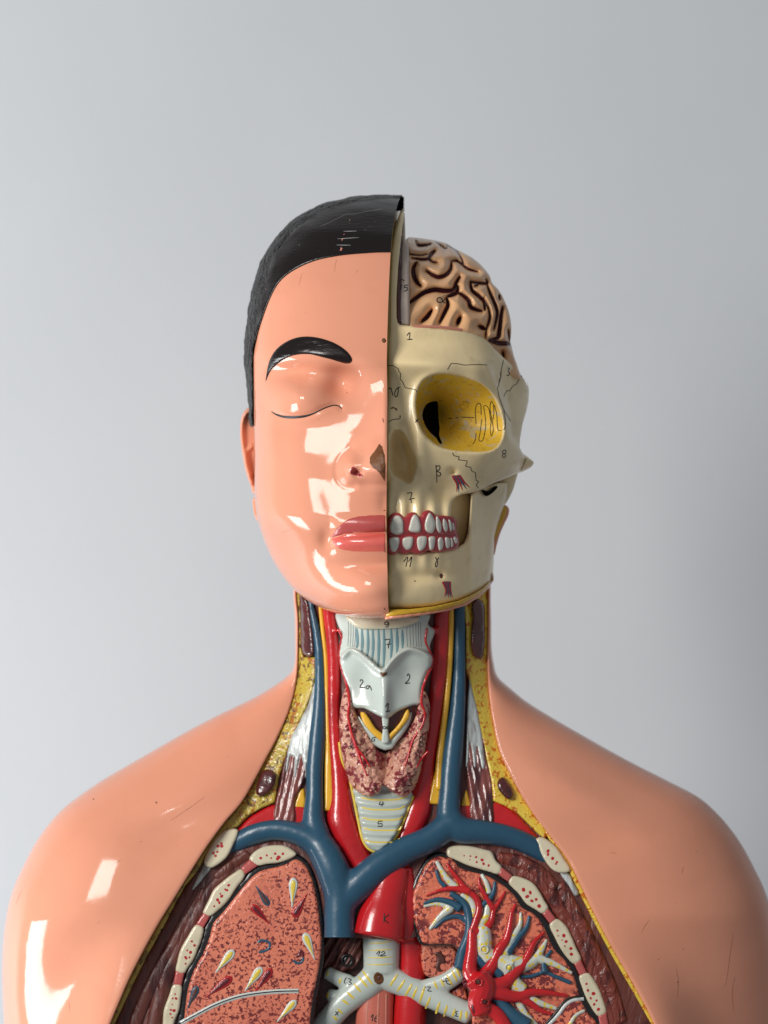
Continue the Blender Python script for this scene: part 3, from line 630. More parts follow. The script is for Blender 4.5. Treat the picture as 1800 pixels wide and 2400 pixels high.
tube_geo(lift(cF([(740, 770), (860, 830), (1020, 900), (1180, 970), (1380, 1060), (1590, 1150)]), floor, [-44, -42, -38, -34, -28, -22]), [34, 30, 28, 28, 27, 26], 20, 0.75, 6, V, F)
tube_geo(lift(cF([(1100, 930), (1230, 890), (1360, 830), (1490, 740)]), floor, [-38, -32, -26, -20]), [26, 25, 22, 22], 20, 0.75, 6, V, F)
tube_geo(lift(cF([(400, 850), (300, 800), (190, 740)]), floor, [-52]*3), [22, 18, 16], 16, 0.75, 6, V, F)
tube_geo(lift(cF([(330, 1010), (260, 970), (205, 960)]), floor, [-56]*3), [20, 16, 15], 16, 0.75, 6, V, F)
trac = mkobj('windpipe_fork', V, F, m_cart); remesh(trac, 0.0008, 8)
DTc = Drape(trac)
rings = [[(600, 462), (720, 456), (820, 438)], [(590, 530), (720, 525), (830, 515)], [(580, 600), (720, 600), (835, 590)], [(575, 668), (700, 668), (840, 660)]]
strokes('cartilage_ring', [cF(r) for r in rings], 3.5, DTc, m_yel, trac, 0.8, True)
rr = [((520, 705), (650, 880)), ((485, 770), (600, 900)), ((445, 840), (530, 945)), ((380, 925), (465, 1010)), ((330, 1000), (410, 1060)), ((290, 1090), (350, 1150)), ((245, 1160), (300, 1215)),
      ((890, 745), (790, 895)), ((960, 800), (865, 945)), ((1030, 835), (940, 1000)), ((1075, 870), (1010, 1030)), ((1150, 855), (1085, 1065)), ((1205, 965), (1145, 1110)), ((1295, 1015), (1245, 1160)), ((1365, 1045), (1325, 1185)), ((1440, 1085), (1405, 1200)), ((1500, 1100), (1485, 1220)), ((1550, 1110), (1545, 1200)),
      ((1225, 820), (1270, 910)), ((1295, 800), (1335, 890)), ((1350, 755), (1420, 885)), ((1400, 710), (1465, 845)), ((1440, 680), (1490, 800)), ((205, 720), (190, 790)), ((205, 930), (195, 1000)), ((330, 790), (310, 860))]
rr = [tuple((m_[0]+(p_[0]-m_[0])*0.8, m_[1]+(p_[1]-m_[1])*0.8) for p_ in r) for r in rr for m_ in [((r[0][0]+r[1][0])/2, (r[0][1]+r[1][1])/2)]]
strokes('cartilage_ring', [cF(list(r)) for r in rr], 7.5, DTc, m_yel, trac, 0.8, True)
patch('pin_hole', cF(ell(695, 800, 52, 66, 12, -0.3)), DTc, m_chip, trac, 0.8, 3, 2); patch('pin', cF(ell(700, 798, 24, 28)), DTc, m_dark, trac, 1.6, 3, 2)
strokes('numeral', [cF([(670, 565), (705, 535), (692, 582)]), cF([(718, 552), (742, 538), (755, 555), (705, 583), (765, 580)]), cF([(380, 790), (360, 835), (370, 850)]), cF([(395, 800), (430, 815), (410, 835), (432, 850), (400, 862)]),
    cF([(1150, 880), (1125, 920)]), cF([(1160, 885), (1200, 885), (1170, 920), (1210, 925)]), cF([(1315, 830), (1385, 820), (1350, 800), (1360, 850), (1400, 860)]), cF([(1465, 1120), (1440, 1130), (1455, 1145), (1440, 1165), (1468, 1170)]), cF([(275, 1120), (300, 1160)]), cF([(310, 1120), (270, 1160)])], 2.4, DTc, m_ink, trac)

# ------------------------------------------------------------------ great vessels of neck and chest
fl = floor
V, F = [], []
# two common carotids + brachiocephalic trunk, subclavian arteries
tube_geo(lift([(768, 1380), (772, 1440), (779, 1500), (783, 1560), (783, 1650), (786, 1740), (795, 1820), (799, 1880), (801, 1927), (822, 1978), (850, 2030)], fl, [4, 4, 4, 4, 4, 4, 2, -2, -4, -6, -8]), [15, 15, 15, 16, 16, 17, 22, 30, 39, 36, 32], 16, 0.8, 6, V, F)
tube_geo(lift([(776, 1483), (790, 1478), (810, 1479)], fl, [8, 10, 10]), [6, 5, 4], 10, 1, 3, V, F)
remesh(mkobj('carotid_artery', V, F, m_art), 0.0008, 5); V, F = [], []
tube_geo(lift([(1049, 1380), (1036, 1440), (1034, 1500), (1030, 1560), (1020, 1650), (1008, 1740), (998, 1800), (990, 1850), (978, 1900), (955, 1960), (920, 2040)], fl, [4, 4, 4, 4, 4, 2, 0, -2, -4, -6, -8]), [16, 17, 17, 18, 18, 18, 20, 26, 34, 32, 34], 16, 0.8, 6, V, F)
tube_geo(lift([(1022, 1478), (1005, 1474), (995, 1474)], fl, [8, 12, 14]), [9, 6, 5], 10, 1, 3, V, F)
art_n = mkobj('carotid_artery', V, F, m_art); remesh(art_n, 0.0008, 5)
relief('subclavian_artery', cC([(215, 785), (300, 670), (420, 590), (560, 528), (640, 560), (640, 760), (400, 830), (230, 850)]), lambda x, y: fl(x, y)+8, m_art, None, 5, 20, 12, 10)
relief('subclavian_artery', cD([(1330, 760), (1240, 640), (1100, 500), (960, 440), (900, 480), (880, 640), (1050, 680), (1250, 780)]), lambda x, y: fl(x, y)+8, m_art, None, 5, 20, 12, 10)
V, F = [], []
kf = lambda x, y: fl(x, y)-6
tube_geo(lift(cF([(830, -260), (800, -100), (760, 60), (720, 240), (690, 404)]), kf, [0, 4, 8, 12, 12]), [44, 46, 50, 58, 63], 24, 0.8, 6, V, F, cap=False)
b0 = len(V)-24; V.append(P(*(cF([(690, 404)])[0]+(float(kf(np.array([886.0]), np.array([2197.0]))[0])+10,)))); F += [(b0+k, b0+(k+1) % 24, len(V)-1) for k in range(24)]
tube_geo(lift(cF([(900, -250), (930, -80), (940, 80), (930, 240), (900, 400)]), kf, [-6, -8, -10, -12, -14]), [34, 34, 36, 38, 36], 20, 0.8, 6, V, F)
arch = mkobj('aortic_arch', V, F, m_art); DK = Drape(arch)
strokes('letter_mark', [cF([(748, 168), (745, 262)]), cF([(795, 180), (752, 222), (792, 266)])], 2.6, DK, m_ink, arch)
# veins: one smooth branching piece
V, F = [], []
jl = [(725, 1380), (731, 1430), (741, 1475), (748, 1525), (750, 1580), (749, 1650), (744, 1725), (738, 1800), (737, 1870), (735, 1920), (745, 1970)]
tube_geo(lift(jl, fl, [12]*9+[14, 16]), [8, 9, 11, 12.5, 13, 16, 20, 21, 22, 27, 34], 18, 0.9, 6, V, F)
jr = [(1078, 1380), (1077, 1430), (1077, 1500), (1076, 1580), (1073, 1650), (1065, 1730), (1058, 1800), (1054, 1860), (1052, 1910), (1058, 1940)]
tube_geo(lift(jr, fl, [12]*8+[15, 16]), [13, 14, 14.5, 16, 19, 23, 25, 26, 30, 34], 18, 0.9, 6, V, F)
tube_geo(lift([(505, 2010), (545, 1983), (590, 1958), (635, 1946), (685, 1950), (735, 1972), (770, 2010)], fl, [-22, -10, 4, 12, 18, 18, 18]), [18, 22, 25, 25, 26, 32, 38], 18, 0.9, 6, V, F)
tube_geo(lift([(1056, 1930), (1080, 1945), (1130, 1950), (1180, 1958), (1225, 1973), (1265, 1995), (1300, 2026)], fl, [16, 16, 16, 12, 6, -4, -22]), [36, 33, 29, 27, 25, 24, 20], 18, 0.9, 6, V, F)
tube_geo(lift([(1058, 1930), (1010, 1965), (950, 1993), (890, 2030), (840, 2075), (805, 2110)], fl, [16, 18, 20, 20, 18, 16]), [34, 32, 33, 36, 38, 36], 18, 0.9, 6, V, F)
tube_geo(lift([(750, 1980), (780, 2040), (796, 2095), (796, 2150), (796, 2240)], fl, [18, 18, 16, 16, 16]), [36, 40, 38, 37, 37], 18, 0.9, 6, V, F)
vein = mkobj('great_veins', V, F, m_vein); remesh(vein, 0.0011, 10, 0.5)
# cut the vena cava off square
cut = mkobj('cutter', [P(x, y, d) for x in (700, 900) for y in (2197, 2330) for d in (0, 400)], [(0, 1, 3, 2), (4, 6, 7, 5), (0, 4, 5, 1), (2, 3, 7, 6), (0, 2, 6, 4), (1, 5, 7, 3)], None)
bm_ = vein.modifiers.new('cut', 'BOOLEAN'); bm_.object = cut; bm_.operation = 'DIFFERENCE'; bm_.solver = 'FAST'
bpy.context.view_layer.update(); dg = bpy.context.evaluated_depsgraph_get()
nm = bpy.data.meshes.new_from_object(vein.evaluated_get(dg)); vein.modifiers.clear(); vein.data = nm; nm.name = 'great_veins'
nm.polygons.foreach_set('use_smooth', [True]*len(nm.polygons)); bpy.data.objects.remove(cut)
# nerves
V, F = [], []
tube_geo(lift([(747, 1380), (752, 1430), (757, 1480), (763, 1535), (766, 1617), (768, 1725), (770, 1800)], fl, [10]*7), [5]*7, 12, 0.8, 5, V, F); mkobj('nerve', V, F, m_nerve)
relief('nerve', cC([(1030, -60), (1085, -60), (1098, 200), (1110, 400), (1132, 598), (1024, 594), (1030, 300)]), lambda x, y: fl(x, y)+14, m_nerve, None, 4, 20, 4, 4, smooth=False)
V, F = [], []
tube_geo(lift([(1056, 1380), (1057, 1430), (1056, 1500), (1052, 1580), (1046, 1650), (1036, 1730), (1030, 1790), (1028, 1850)], fl, [10]*8), [7, 7, 7, 7, 7, 8, 9, 11], 12, 0.8, 5, V, F); mkobj('nerve', V, F, m_nerve)
relief('nerve', cD([(545, -60), (570, -60), (560, 200), (520, 470), (420, 462), (470, 250)]), lambda x, y: fl(x, y)+12, m_nerve, None, 4, 20, 4, 4, smooth=False)
relief('nerve', cC([(832, 385), (850, 440), (838, 572), (745, 568), (770, 470), (800, 400)]), lambda x, y: fl(x, y)+4, m_nerve, None, 4, 10, 4, 3)
relief('artery_stub', cC([(745, 560), (840, 560), (830, 720), (735, 720)]), lambda x, y: fl(x, y)+5, m_art, None, 4, 10, 4, 3)
relief('nerve', cD([(735, 350), (760, 420), (770, 490), (695, 490), (710, 410)]), lambda x, y: fl(x, y)+4, m_nerve, None, 4, 10, 4, 3)
relief('artery_stub', cD([(695, 480), (775, 480), (785, 640), (680, 640)]), lambda x, y: fl(x, y)+5, m_art, None, 4, 10, 4, 3)
# strap muscles and their tendons
mL = relief('neck_muscle', cC([(700, -40), (850, -40), (850, 300), (800, 400), (760, 500), (735, 720), (580, 720), (555, 640), (620, 320)]), lambda x, y: fl(x, y)+13+1.5*np.sin((x+0.22*y)*0.38), m_strap, None, 3.5, 20, 7, 7)
mR = relief('neck_muscle', cD([(735, 100), (760, -60), (880, -60), (900, 60), (940, 250), (958, 440), (945, 630), (830, 620), (780, 600), (760, 400)]), lambda x, y: fl(x, y)+13+1.5*np.sin((x-0.22*y)*0.38), m_strap, None, 3.5, 20, 7, 7)
def finger(poly, tag): return relief(tag, poly, lambda x, y: fl(x, y)+17, m_tendon, None, 3.5, 20, 5, 5, smooth=False)
finger([(737, 1600), (741, 1640), (738, 1700), (728, 1790), (719, 1790), (716, 1825), (711, 1790), (705, 1770), (694, 1822), (688, 1822), (690, 1775), (680, 1770), (672, 1812), (668, 1810), (673, 1760), (682, 1725), (702, 1692), (722, 1652)], 'tendon')
finger([(1100, 1590), (1108, 1620), (1119, 1660), (1130, 1720), (1138, 1790), (1134, 1806), (1128, 1800), (1118, 1750), (1115, 1800), (1110, 1800), (1102, 1740), (1098, 1785), (1092, 1800), (1093, 1720), (1096, 1640)], 'tendon')
# lymph nodes / dark sinuses in the fat
for pl in (cA([(355, -60), (450, 60), (490, 300), (530, 600), (528, 740), (470, 765), (400, 745), (365, 650), (362, 400), (350, 150)]), cB([(1180, 60), (1260, 20), (1320, 90), (1330, 300), (1325, 600), (1290, 740), (1220, 740), (1170, 640), (1165, 450), (1180, 250)]),
           cC([(450, 230), (520, 210), (575, 250), (570, 330), (520, 420), (450, 460), (400, 440), (400, 370), (425, 290)]), cD([(990, 280), (1030, 245), (1075, 290), (1115, 370), (1110, 420), (1070, 425), (1020, 380), (990, 330)])):
    relief('lymph_node', pl, lambda x, y: fl(x, y)+31, m_node, None, 3.5, 14, 10, 9)

# ------------------------------------------------------------------ larynx, thyroid gland, windpipe
lf = lambda x, y: fl(x, y)+22+46*np.sqrt(np.clip(1-((x-902)/125.0)**2, 0, 1))
mem = relief('throat_membrane', cA([(820, 200), (830, 330), (870, 420), (890, 480), (860, 620), (868, 850), (1100, 1000), (1440, 1100)])+cB([(400, 900), (690, 760), (660, 600), (720, 400), (640, 330), (660, 200)]), lambda x, y: lf(x, y)-6, m_cart, None, 5, 40, 6, 6)
DMm = Drape(mem)
st = []
for i, x in enumerate((1085, 1150, 1225, 1290, 1365, 1435, 1530, 1605)): st.append(cA([(x, 400), (x+8, 620), (x-5, [660, 740, 780, 830, 890, 930, 830, 740][i])]))
for i, x in enumerate((35, 100, 190, 258, 325)): st.append(cB([(x, 390), (x+5, 560), (x+2, [840, 840, 740, 670, 620][i])]))
strokes('membrane_stripe', st, 9.5, DMm, m_teal, mem, 0.6, True)
st = [cA([(x, 310), (x+4, 450), (x-6, 640)]) for x in (975, 1005, 1035, 1062)]+[cB([(x, 300), (x, 450), (x+8, 600)]) for x in (380, 420, 455, 490, 520, 548)]
strokes('membrane_line', st, 2.2, DMm, plain('grey_line_paint', rgb(130, 142, 142)), mem, 0.5)
hy_ = relief('hyoid_bone', cA([(940, 250), (1010, 340), (1080, 388), (1180, 412), (1440, 410)])+cB([(200, 380), (330, 368), (430, 335), (520, 285), (540, 240)]), lambda x, y: lf(x, y)+8, m_rib, None, 4, 30, 8, 8)
DH = Drape(hy_); strokes('numeral', [cA([(1495, 318), (1455, 322), (1446, 348), (1475, 358), (1496, 325), (1494, 372), (1462, 386)])], 2.6, DH, m_ink, hy_)
tcp = cA([(1000, 648), (925, 690), (880, 745), (866, 850), (888, 960), (940, 1080), (985, 1200), (1000, 1380), (1060, 1432), (1180, 1442), (1280, 1490), (1380, 1540), (1450, 1562)])+cB([(170, 1460), (250, 1400), (350, 1350), (470, 1312), (560, 1300), (556, 1200), (572, 1060), (622, 930), (682, 820), (692, 740), (660, 680), (560, 630), (430, 598), (370, 608), (250, 680), (140, 800), (100, 850), (75, 862), (50, 850)])+cA([(1380, 915), (1300, 838), (1200, 750), (1100, 680)])
ridgeL = cA([(900, 760), (1000, 670), (1100, 705), (1200, 775), (1300, 865), (1400, 950)]); ridgeR = cB([(660, 720), (560, 660), (430, 625), (360, 640), (260, 710), (160, 820), (100, 900)])
def tc_d(x, y):
    d = lf(x, y)+8
    k = np.abs(x-900)
    d = d+16*np.exp(-(k/14)**2)*np.clip((y-1570)/60, 0, 1)+10*np.exp(-(k/30)**2)
    r = np.minimum(dist_path(x, y, catmull(ridgeL, False, 6)), dist_path(x, y, catmull(ridgeR, False, 6)))
    d = d+13*np.exp(-(r/9)**2)
    d = d-12*np.exp(-((x-850)/32)**2-((y-1600)/45)**2)-14*np.exp(-((x-955)/34)**2-((y-1590)/48)**2)
    return d
tc = relief('thyroid_cartilage', tcp, tc_d, m_cart, None, 3.5, 40, 8, 9)
DTh = Drape(tc)
patch('chip', cA([(1368, 965), (1490, 966), (1472, 1010), (1440, 1040), (1410, 1035)]), DTh, m_chip, tc, 0.8, 3, 1.5, smooth=False)
strokes('numeral', [cA([(1128, 1090), (1140, 1065), (1165, 1085), (1150, 1120), (1126, 1165), (1190, 1166)]), cA([(1255, 1148), (1218, 1148), (1203, 1172), (1230, 1186), (1252, 1150), (1278, 1206)]), cA([(1455, 1420), (1490, 1370), (1485, 1478)]), cA([(1458, 1484), (1518, 1470)]), cB([(383, 955), (400, 930), (416, 955), (398, 1010), (360, 1046), (418, 1040)])], 2.7, DTh, m_ink, tc)
strokes('numeral', [cA([(1445, 552), (1515, 545), (1500, 600), (1494, 662)]), cA([(1470, 612), (1538, 602)])], 2.7, DMm, m_ink, mem)
# cricoid region
relief('throat_muscle', cW([(768, 1515), (900, 1495), (908, 1535), (885, 1580), (852, 1608), (835, 1614), (815, 1602), (785, 1570)]), lambda x, y: lf(x, y)-10, m_node, None, 5, 40, 8, 8)
cr = relief('cricoid_cartilage', cA([(1100, 1540), (1160, 1600), (1240, 1700), (1340, 1790), (1425, 1850), (1500, 1850), (1560, 1790), (1659, 1650)])+cB([(330, 1500), (400, 1420), (440, 1390), (420, 1520), (350, 1640), (260, 1760), (200, 1840), (130, 1855)])+cA([(1470, 1985), (1390, 1960), (1300, 1900), (1230, 1780), (1150, 1650)]), lambda x, y: lf(x, y)+3, m_cart, None, 4, 30, 7, 7)
relief('vocal_ligament', cA([(1135, 1492), (1180, 1490), (1240, 1560), (1330, 1700), (1425, 1785), (1420, 1865), (1340, 1815), (1230, 1700), (1160, 1600)]), lambda x, y: lf(x, y)+9, m_nerve, cr, 3, 20, 4, 4)
relief('vocal_ligament', cB([(395, 1360), (415, 1400), (410, 1460), (340, 1560), (250, 1660), (160, 1740), (155, 1680), (230, 1600), (310, 1500), (360, 1400)]), lambda x, y: lf(x, y)+9, m_nerve, cr, 3, 20, 4, 4)
bar = relief('throat_ligament', cA([(1420, 1540), (1492, 1540), (1490, 1700), (1496, 1885), (1415, 1885), (1422, 1700)]), lambda x, y: lf(x, y)+15, m_cart, None, 3, 25, 4, 4)
Dx = Drape(bar, cr)
strokes('letter_mark', [cA([(1490, 1668), (1455, 1702), (1425, 1698), (1430, 1675), (1460, 1682), (1490, 1706)]), cA([(1335, 1815), (1290, 1822), (1278, 1850), (1300, 1868), (1320, 1848), (1300, 1838)])], 2.6, Dx, m_ink, bar)
# lower windpipe
def tr_d(x, y): return fl(x, y)+8+30*np.sqrt(np.clip(1-((x-900)/85.0)**2, 0, 1))+3.0*np.cos((y+0.0018*(x-900)**2-1875)/23.0*2*math.pi+math.pi)
tra = relief('windpipe', cC([(1290, 380), (1330, 560), (1360, 720), (1392, 870), (1440, 940), (1520, 966), (1600, 950)])+cD([(60, 835), (150, 740), (215, 600), (270, 480), (300, 380), (100, 300)]), tr_d, m_cart, None, 3.5, 30, 8, 8)
Dt = Drape(tra)
strokes('cartilage_ring', [[(846+i*2, y-3), (870, y+2), (900, y+3), (935, y+1), (955-i*5, y-6)] for i, y in enumerate((1872, 1895, 1919, 1943, 1971))], 4.2, Dt, m_yel, tra, 0.8)
strokes('numeral', [cC([(1548, 508), (1535, 536), (1582, 530)]), cC([(1572, 508), (1560, 552)]), cC([(1566, 690), (1530, 692), (1525, 715), (1560, 712), (1560, 736), (1520, 736)])], 2.6, Dt, m_ink, tra)
V, F = [], []
tube_geo(lift(cC([(1165, -40), (1190, 120), (1250, 260), (1300, 480), (1340, 680), (1390, 880), (1450, 955), (1530, 975), (1600, 960)])+cD([(60, 838), (150, 755), (225, 610), (305, 400)]), fl, 20), [3.2]*13, 8, 1, 5, V, F); mkobj('nerve', V, F, m_yel)
def th_d(x, y):
    dl = dist_path(x, y, np.array([(812, 1640), (815, 1720), (850, 1800), (868, 1835)])); dr = dist_path(x, y, np.array([(990, 1640), (985, 1720), (960, 1800), (935, 1838)]))
    b = 34*np.exp(-(dl/34)**2)+34*np.exp(-(dr/34)**2)
    n = 3*np.sin(x*0.31+np.sin(y*0.21)*2)*np.cos(y*0.27+x*0.05)
    return fl(x, y)+18+1.25*b+1.2*n+26*np.exp(-((x-903)/80.0)**2)-24*np.exp(-((x-905)/9.0)**2)*np.clip((1850-y)/60, 0, 1)
thy = relief('thyroid_gland', cW([(752, 1478), (741, 1500), (734, 1540), (733, 1590), (740, 1640), (754, 1688), (776, 1714), (800, 1722), (820, 1712), (828, 1698), (848, 1712), (870, 1722), (892, 1708), (908, 1668), (920, 1610), (928, 1560), (927, 1515), (915, 1490), (904, 1520), (896, 1552), (880, 1578), (862, 1598), (846, 1616), (835, 1626), (822, 1624), (806, 1604), (790, 1578), (773, 1548), (762, 1515)]), th_d, m_gland, None, 3.5, 30, 7, 8)
Dg = Drape(thy, tc, mem)
V, F = [], []
tube_geo(lift(cA([(860, 440), (892, 520), (872, 620), (858, 760), (880, 900), (940, 1080), (980, 1250), (985, 1400), (975, 1550), (1015, 1750), (1080, 1950), (1150, 2150)]), Dg, 1), [3, 2.6, 2.2, 2, 2.2, 3, 3.4, 3.4, 3, 3.2, 3.6, 3], 8, 1, 4, V, F)
tube_geo(lift(cA([(1080, 1950), (1170, 2060), (1260, 2200)]), Dg, 1), [3, 2.6, 1.6], 8, 1, 4, V, F)
tube_geo(lift(cC([(1330, 0), (1370, 140), (1420, 270)]), Dg, 1), [3, 2.6, 1.6], 8, 1, 4, V, F)
mkobj('thyroid_artery', V, F, m_art); V, F = [], []
tube_geo(lift(cB([(625, 380), (610, 540), (650, 640), (695, 740), (680, 850), (620, 970), (570, 1130), (560, 1280), (600, 1420), (560, 1570), (460, 1720), (420, 1850), (360, 2050)]), Dg, 1), [3, 2.6, 2.2, 2.2, 2.6, 3, 3, 3, 3.2, 3.2, 3, 2.8, 2.4], 8, 1, 4, V, F)
tube_geo(lift(cB([(640, 1870), (560, 1960), (500, 2070)]), Dg, 1), [2.6, 2.6, 2], 8, 1, 4, V, F)
mkobj('thyroid_artery', V, F, m_art)
Dg = Drape(thy)
strokes('letter_mark', [cA([(1025, 1925), (990, 1930), (975, 1955), (1000, 1965), (1015, 1925), (1030, 1975)]), cB([(545, 1690), (530, 1780), (545, 1830)]), cB([(535, 1690), (575, 1700), (570, 1740), (540, 1755), (580, 1775), (570, 1810), (545, 1815)]), cD([(270, 268), (295, 272), (278, 290), (298, 300), (280, 318), (258, 312)])], 2.4, Dg, m_ink, thy)

# ------------------------------------------------------------------ head: the skin half
dm = tab([(440, 10), (457, 30), (470, 105), (500, 185), (550, 262), (600, 302), (660, 332), (720, 354), (790, 376), (850, 388), (900, 376), (950, 374), (1000, 378), (1060, 382), (1120, 384), (1170, 392), (1210, 397), (1262, 390), (1310, 378), (1340, 371), (1380, 366), (1420, 352), (1436, 334), (1450, 290)])
FS = [(944, 461), (915, 460), (880, 461), (837, 463), (805, 469), (781, 475), (748, 487), (720, 500), (693, 518), (669, 539), (650, 562), (633, 584), (617, 611), (607, 645), (597, 682), (590, 721), (583, 760), (579, 800), (579, 840), (583, 890), (588, 940), (592, 1000), (595, 1060), (596, 1120), (597, 1165), (600, 1195), (607, 1232), (619, 1268), (637, 1309), (661, 1348), (687, 1380), (720, 1407), (757, 1427), (802, 1442), (855, 1449), (906, 1447)]
FMy = [461, 465, 471, 480, 489, 497, 510, 523, 538, 555, 573, 592, 617, 648, 684, 722, 760, 800, 840, 890, 940, 1000, 1060, 1120, 1163, 1192, 1226, 1258, 1292, 1324, 1350, 1376, 1399, 1420, 1437, 1447]
FdS = tab([(0, 10), (8, 10), (14, 20), (20, 20), (25, 25), (27, 30), (29, 55), (31, 105), (33, 190), (35, 290)])
nose_h = tab([(860, 0), (890, 8), (930, 20), (980, 44), (1030, 74), (1065, 96), (1085, 102), (1105, 88), (1122, 50), (1135, 22), (1160, 4), (1180, 0)])
nose_w = tab([(860, 26), (930, 30), (1000, 38), (1060, 52), (1100, 58), (1180, 58)])
def face_bumps(x, y):
    b = nose_h(y)*np.exp(-(np.abs(903-x)/nose_w(y))**np.clip(1.25+(y-1020)/60, 1.25, 2.2))
    b = b+G(x, y, 826, 1098, 27, 32, 40)+G(x, y, 838, 1107, 12, 9, -26)
    b = b+G(x, y, 802, 898, 40, 42, -42)+G(x, y, 655, 872, 75, 26, -15)+G(x, y, 740, 868, 70, 24, -12)+G(x, y, 694, 936, 72, 42, 40)+G(x, y, 700, 880, 90, 24, -5)+G(x, y, 700, 830, 140, 26, 9, 0.08)
    ey = catmull(cL([(365, 245), (400, 268), (460, 290), (520, 297), (600, 296), (680, 285), (740, 265), (800, 235), (870, 205), (930, 190), (970, 198), (995, 220)]), False, 6)
    e = dist_path(x.ravel(), y.ravel(), ey).reshape(x.shape); b = b-5*np.exp(-(e/6.0)**2)
    wg = catmull([(822, 1050), (800, 1074), (791, 1098), (794, 1122), (809, 1138), (828, 1139)], False, 6)
    b = b-6*np.exp(-(dist_path(x.ravel(), y.ravel(), wg).reshape(x.shape)/9.0)**2)
    b = b+G(x, y, 665, 1055, 80, 70, 12)+G(x, y, 772, 1165, 30, 50, -5, -0.4)+G(x, y, 722, 1225, 70, 70, 5)+G(x, y, 690, 1000, 90, 18, -4)
    lx = np.sqrt(np.clip(1-((903-x)/128.0)**2, 0, 1))
    b = b+lx*(15*np.exp(-((y-1228)/18.0)**2)+20*np.exp(-((y-1272)/17.0)**2)-11*np.exp(-((y-1248-0.10*(903-x))/5.5)**2))
    b = b+G(x, y, 766, 1265, 20, 26, -15)+G(x, y, 872, 1322, 75, 17, -15)+G(x, y, 872, 1378, 74, 36, 24)+G(x, y, 903, 1180, 16, 26, -7)
    return b
def build_head():
    n = 470; m = 170; mb = 60
    a = np.array([(p[0], p[1], my, i) for i, (p, my) in enumerate(zip(FS, FMy))], float)
    r = catmull(a, False, n=n); sx, sy, my, ti = r.T
    dS = FdS(ti); dM = dm(my)
    X = np.zeros((n, m)); Y = X.copy(); Dd = X.copy()
    for j in range(m):
        ph = (j/(m-1))*math.pi/2; g = (1-math.cos(ph)); h = math.sin(ph)**0.8
        mx = 903+0.1*(420-np.maximum(dM, -20))
        X[:, j] = sx+(mx-sx)*g; Y[:, j] = sy+(my-sy)*g; hp = math.sin(ph)**0.56; h2 = math.sin(ph)**1.0; w2_ = np.clip((Y[:, j]-1190)/130, 0, 1); w2_ = w2_*w2_*(3-2*w2_); wt = 1-w2_; Dd[:, j] = dS+(dM-dS)*(h2*(1-wt)+hp*wt)
        Dd[:, j] += face_bumps(X[:, j], Y[:, j])*min(1, h*1.25)**1.5
    return sx, sy, my, dS, X, Y, Dd
sx, sy, my, dS, HX, HY, HD = build_head()
for _ in range(2): HD[1:-1, 1:-1] = (HD[:-2, 1:-1]+HD[2:, 1:-1]+HD[1:-1, :-2]+HD[1:-1, 2:]+4*HD[1:-1, 1:-1])/8
n, m = HX.shape; mb = 50
db_t = tab([(440, 10), (470, -150), (540, -330), (650, -430), (800, -470), (1000, -440), (1150, -360), (1300, -250), (1380, -100), (1450, 60)])
vv = [P(HX[i, j], HY[i, j], HD[i, j]) for i in range(n) for j in range(m)]
ff = [(i*m+j, (i+1)*m+j, (i+1)*m+j+1, i*m+j+1) for i in range(n-1) for j in range(m-1)]
b0 = len(vv)
for i in range(n):
    for j in range(mb):
        ph = (j/(mb-1))*math.pi/2; g = 1-math.cos(ph); h = math.sin(ph)**0.8; d = dS[i]+(min(db_t(my[i]), dS[i]-1)-dS[i])*h
        mx = 903+0.1*(420-max(db_t(my[i]), -20)); vv.append(P(sx[i]+(mx-sx[i])*g, sy[i]+(my[i]-sy[i])*g, d))
ff += [(b0+i*mb+j, b0+i*mb+j+1, b0+(i+1)*mb+j+1, b0+(i+1)*mb+j) for i in range(n-1) for j in range(mb-1)]
face = mkobj('face_skin', vv, ff, m_skin)
# cut plane of the head half
cv = []; cf = []
for i in range(n):
    x0, y0, d0 = HX[i, -1], HY[i, -1], HD[i, -1]; d1 = min(db_t(my[i]), dS[i]-1); x1 = 903+0.1*(420-max(d1, -20))
    for t in np.linspace(0, 1, 12): cv.append(P(x0+(x1-x0)*t, y0, d0+(d1-d0)*t-0.01))
for i in range(n-1):
    for k in range(11): cf.append((i*12+k, (i+1)*12+k, (i+1)*12+k+1, i*12+k+1))
cutf = mkobj('cut_face', cv, cf, m_bone, None, smooth=False)
cutf.data.materials.append(m_flat); cutf.data.materials.append(m_olive)
cutf.data.polygons.foreach_set('material_index', [1 if HY[f_//11, -1] < 494 else (2 if f_ % 11 < 1 else 0) for f_ in range(len(cf))])
DF = Drape(face)
# hair: a thicker cap beyond the hairline
HLc = catmull(cH([(1570, 668), (1400, 675), (1250, 683), (1100, 698), (1000, 715), (880, 738), (770, 775), (680, 815), (600, 860), (520, 920), (460, 990), (410, 1080), (370, 1170), (330, 1280), (290, 1400), (265, 1500), (240, 1620), (222, 1760), (212, 1900), (208, 2074)])+[(592, 960), (596, 1000)], False, 5)
hl_y = lambda yy: np.interp(yy, HLc[:, 1], HLc[:, 0])
tex = np.random.RandomState(3)
hv = []; hf = []; hm = 110; rows = [i for i in range(n) if sy[i] < 1000]
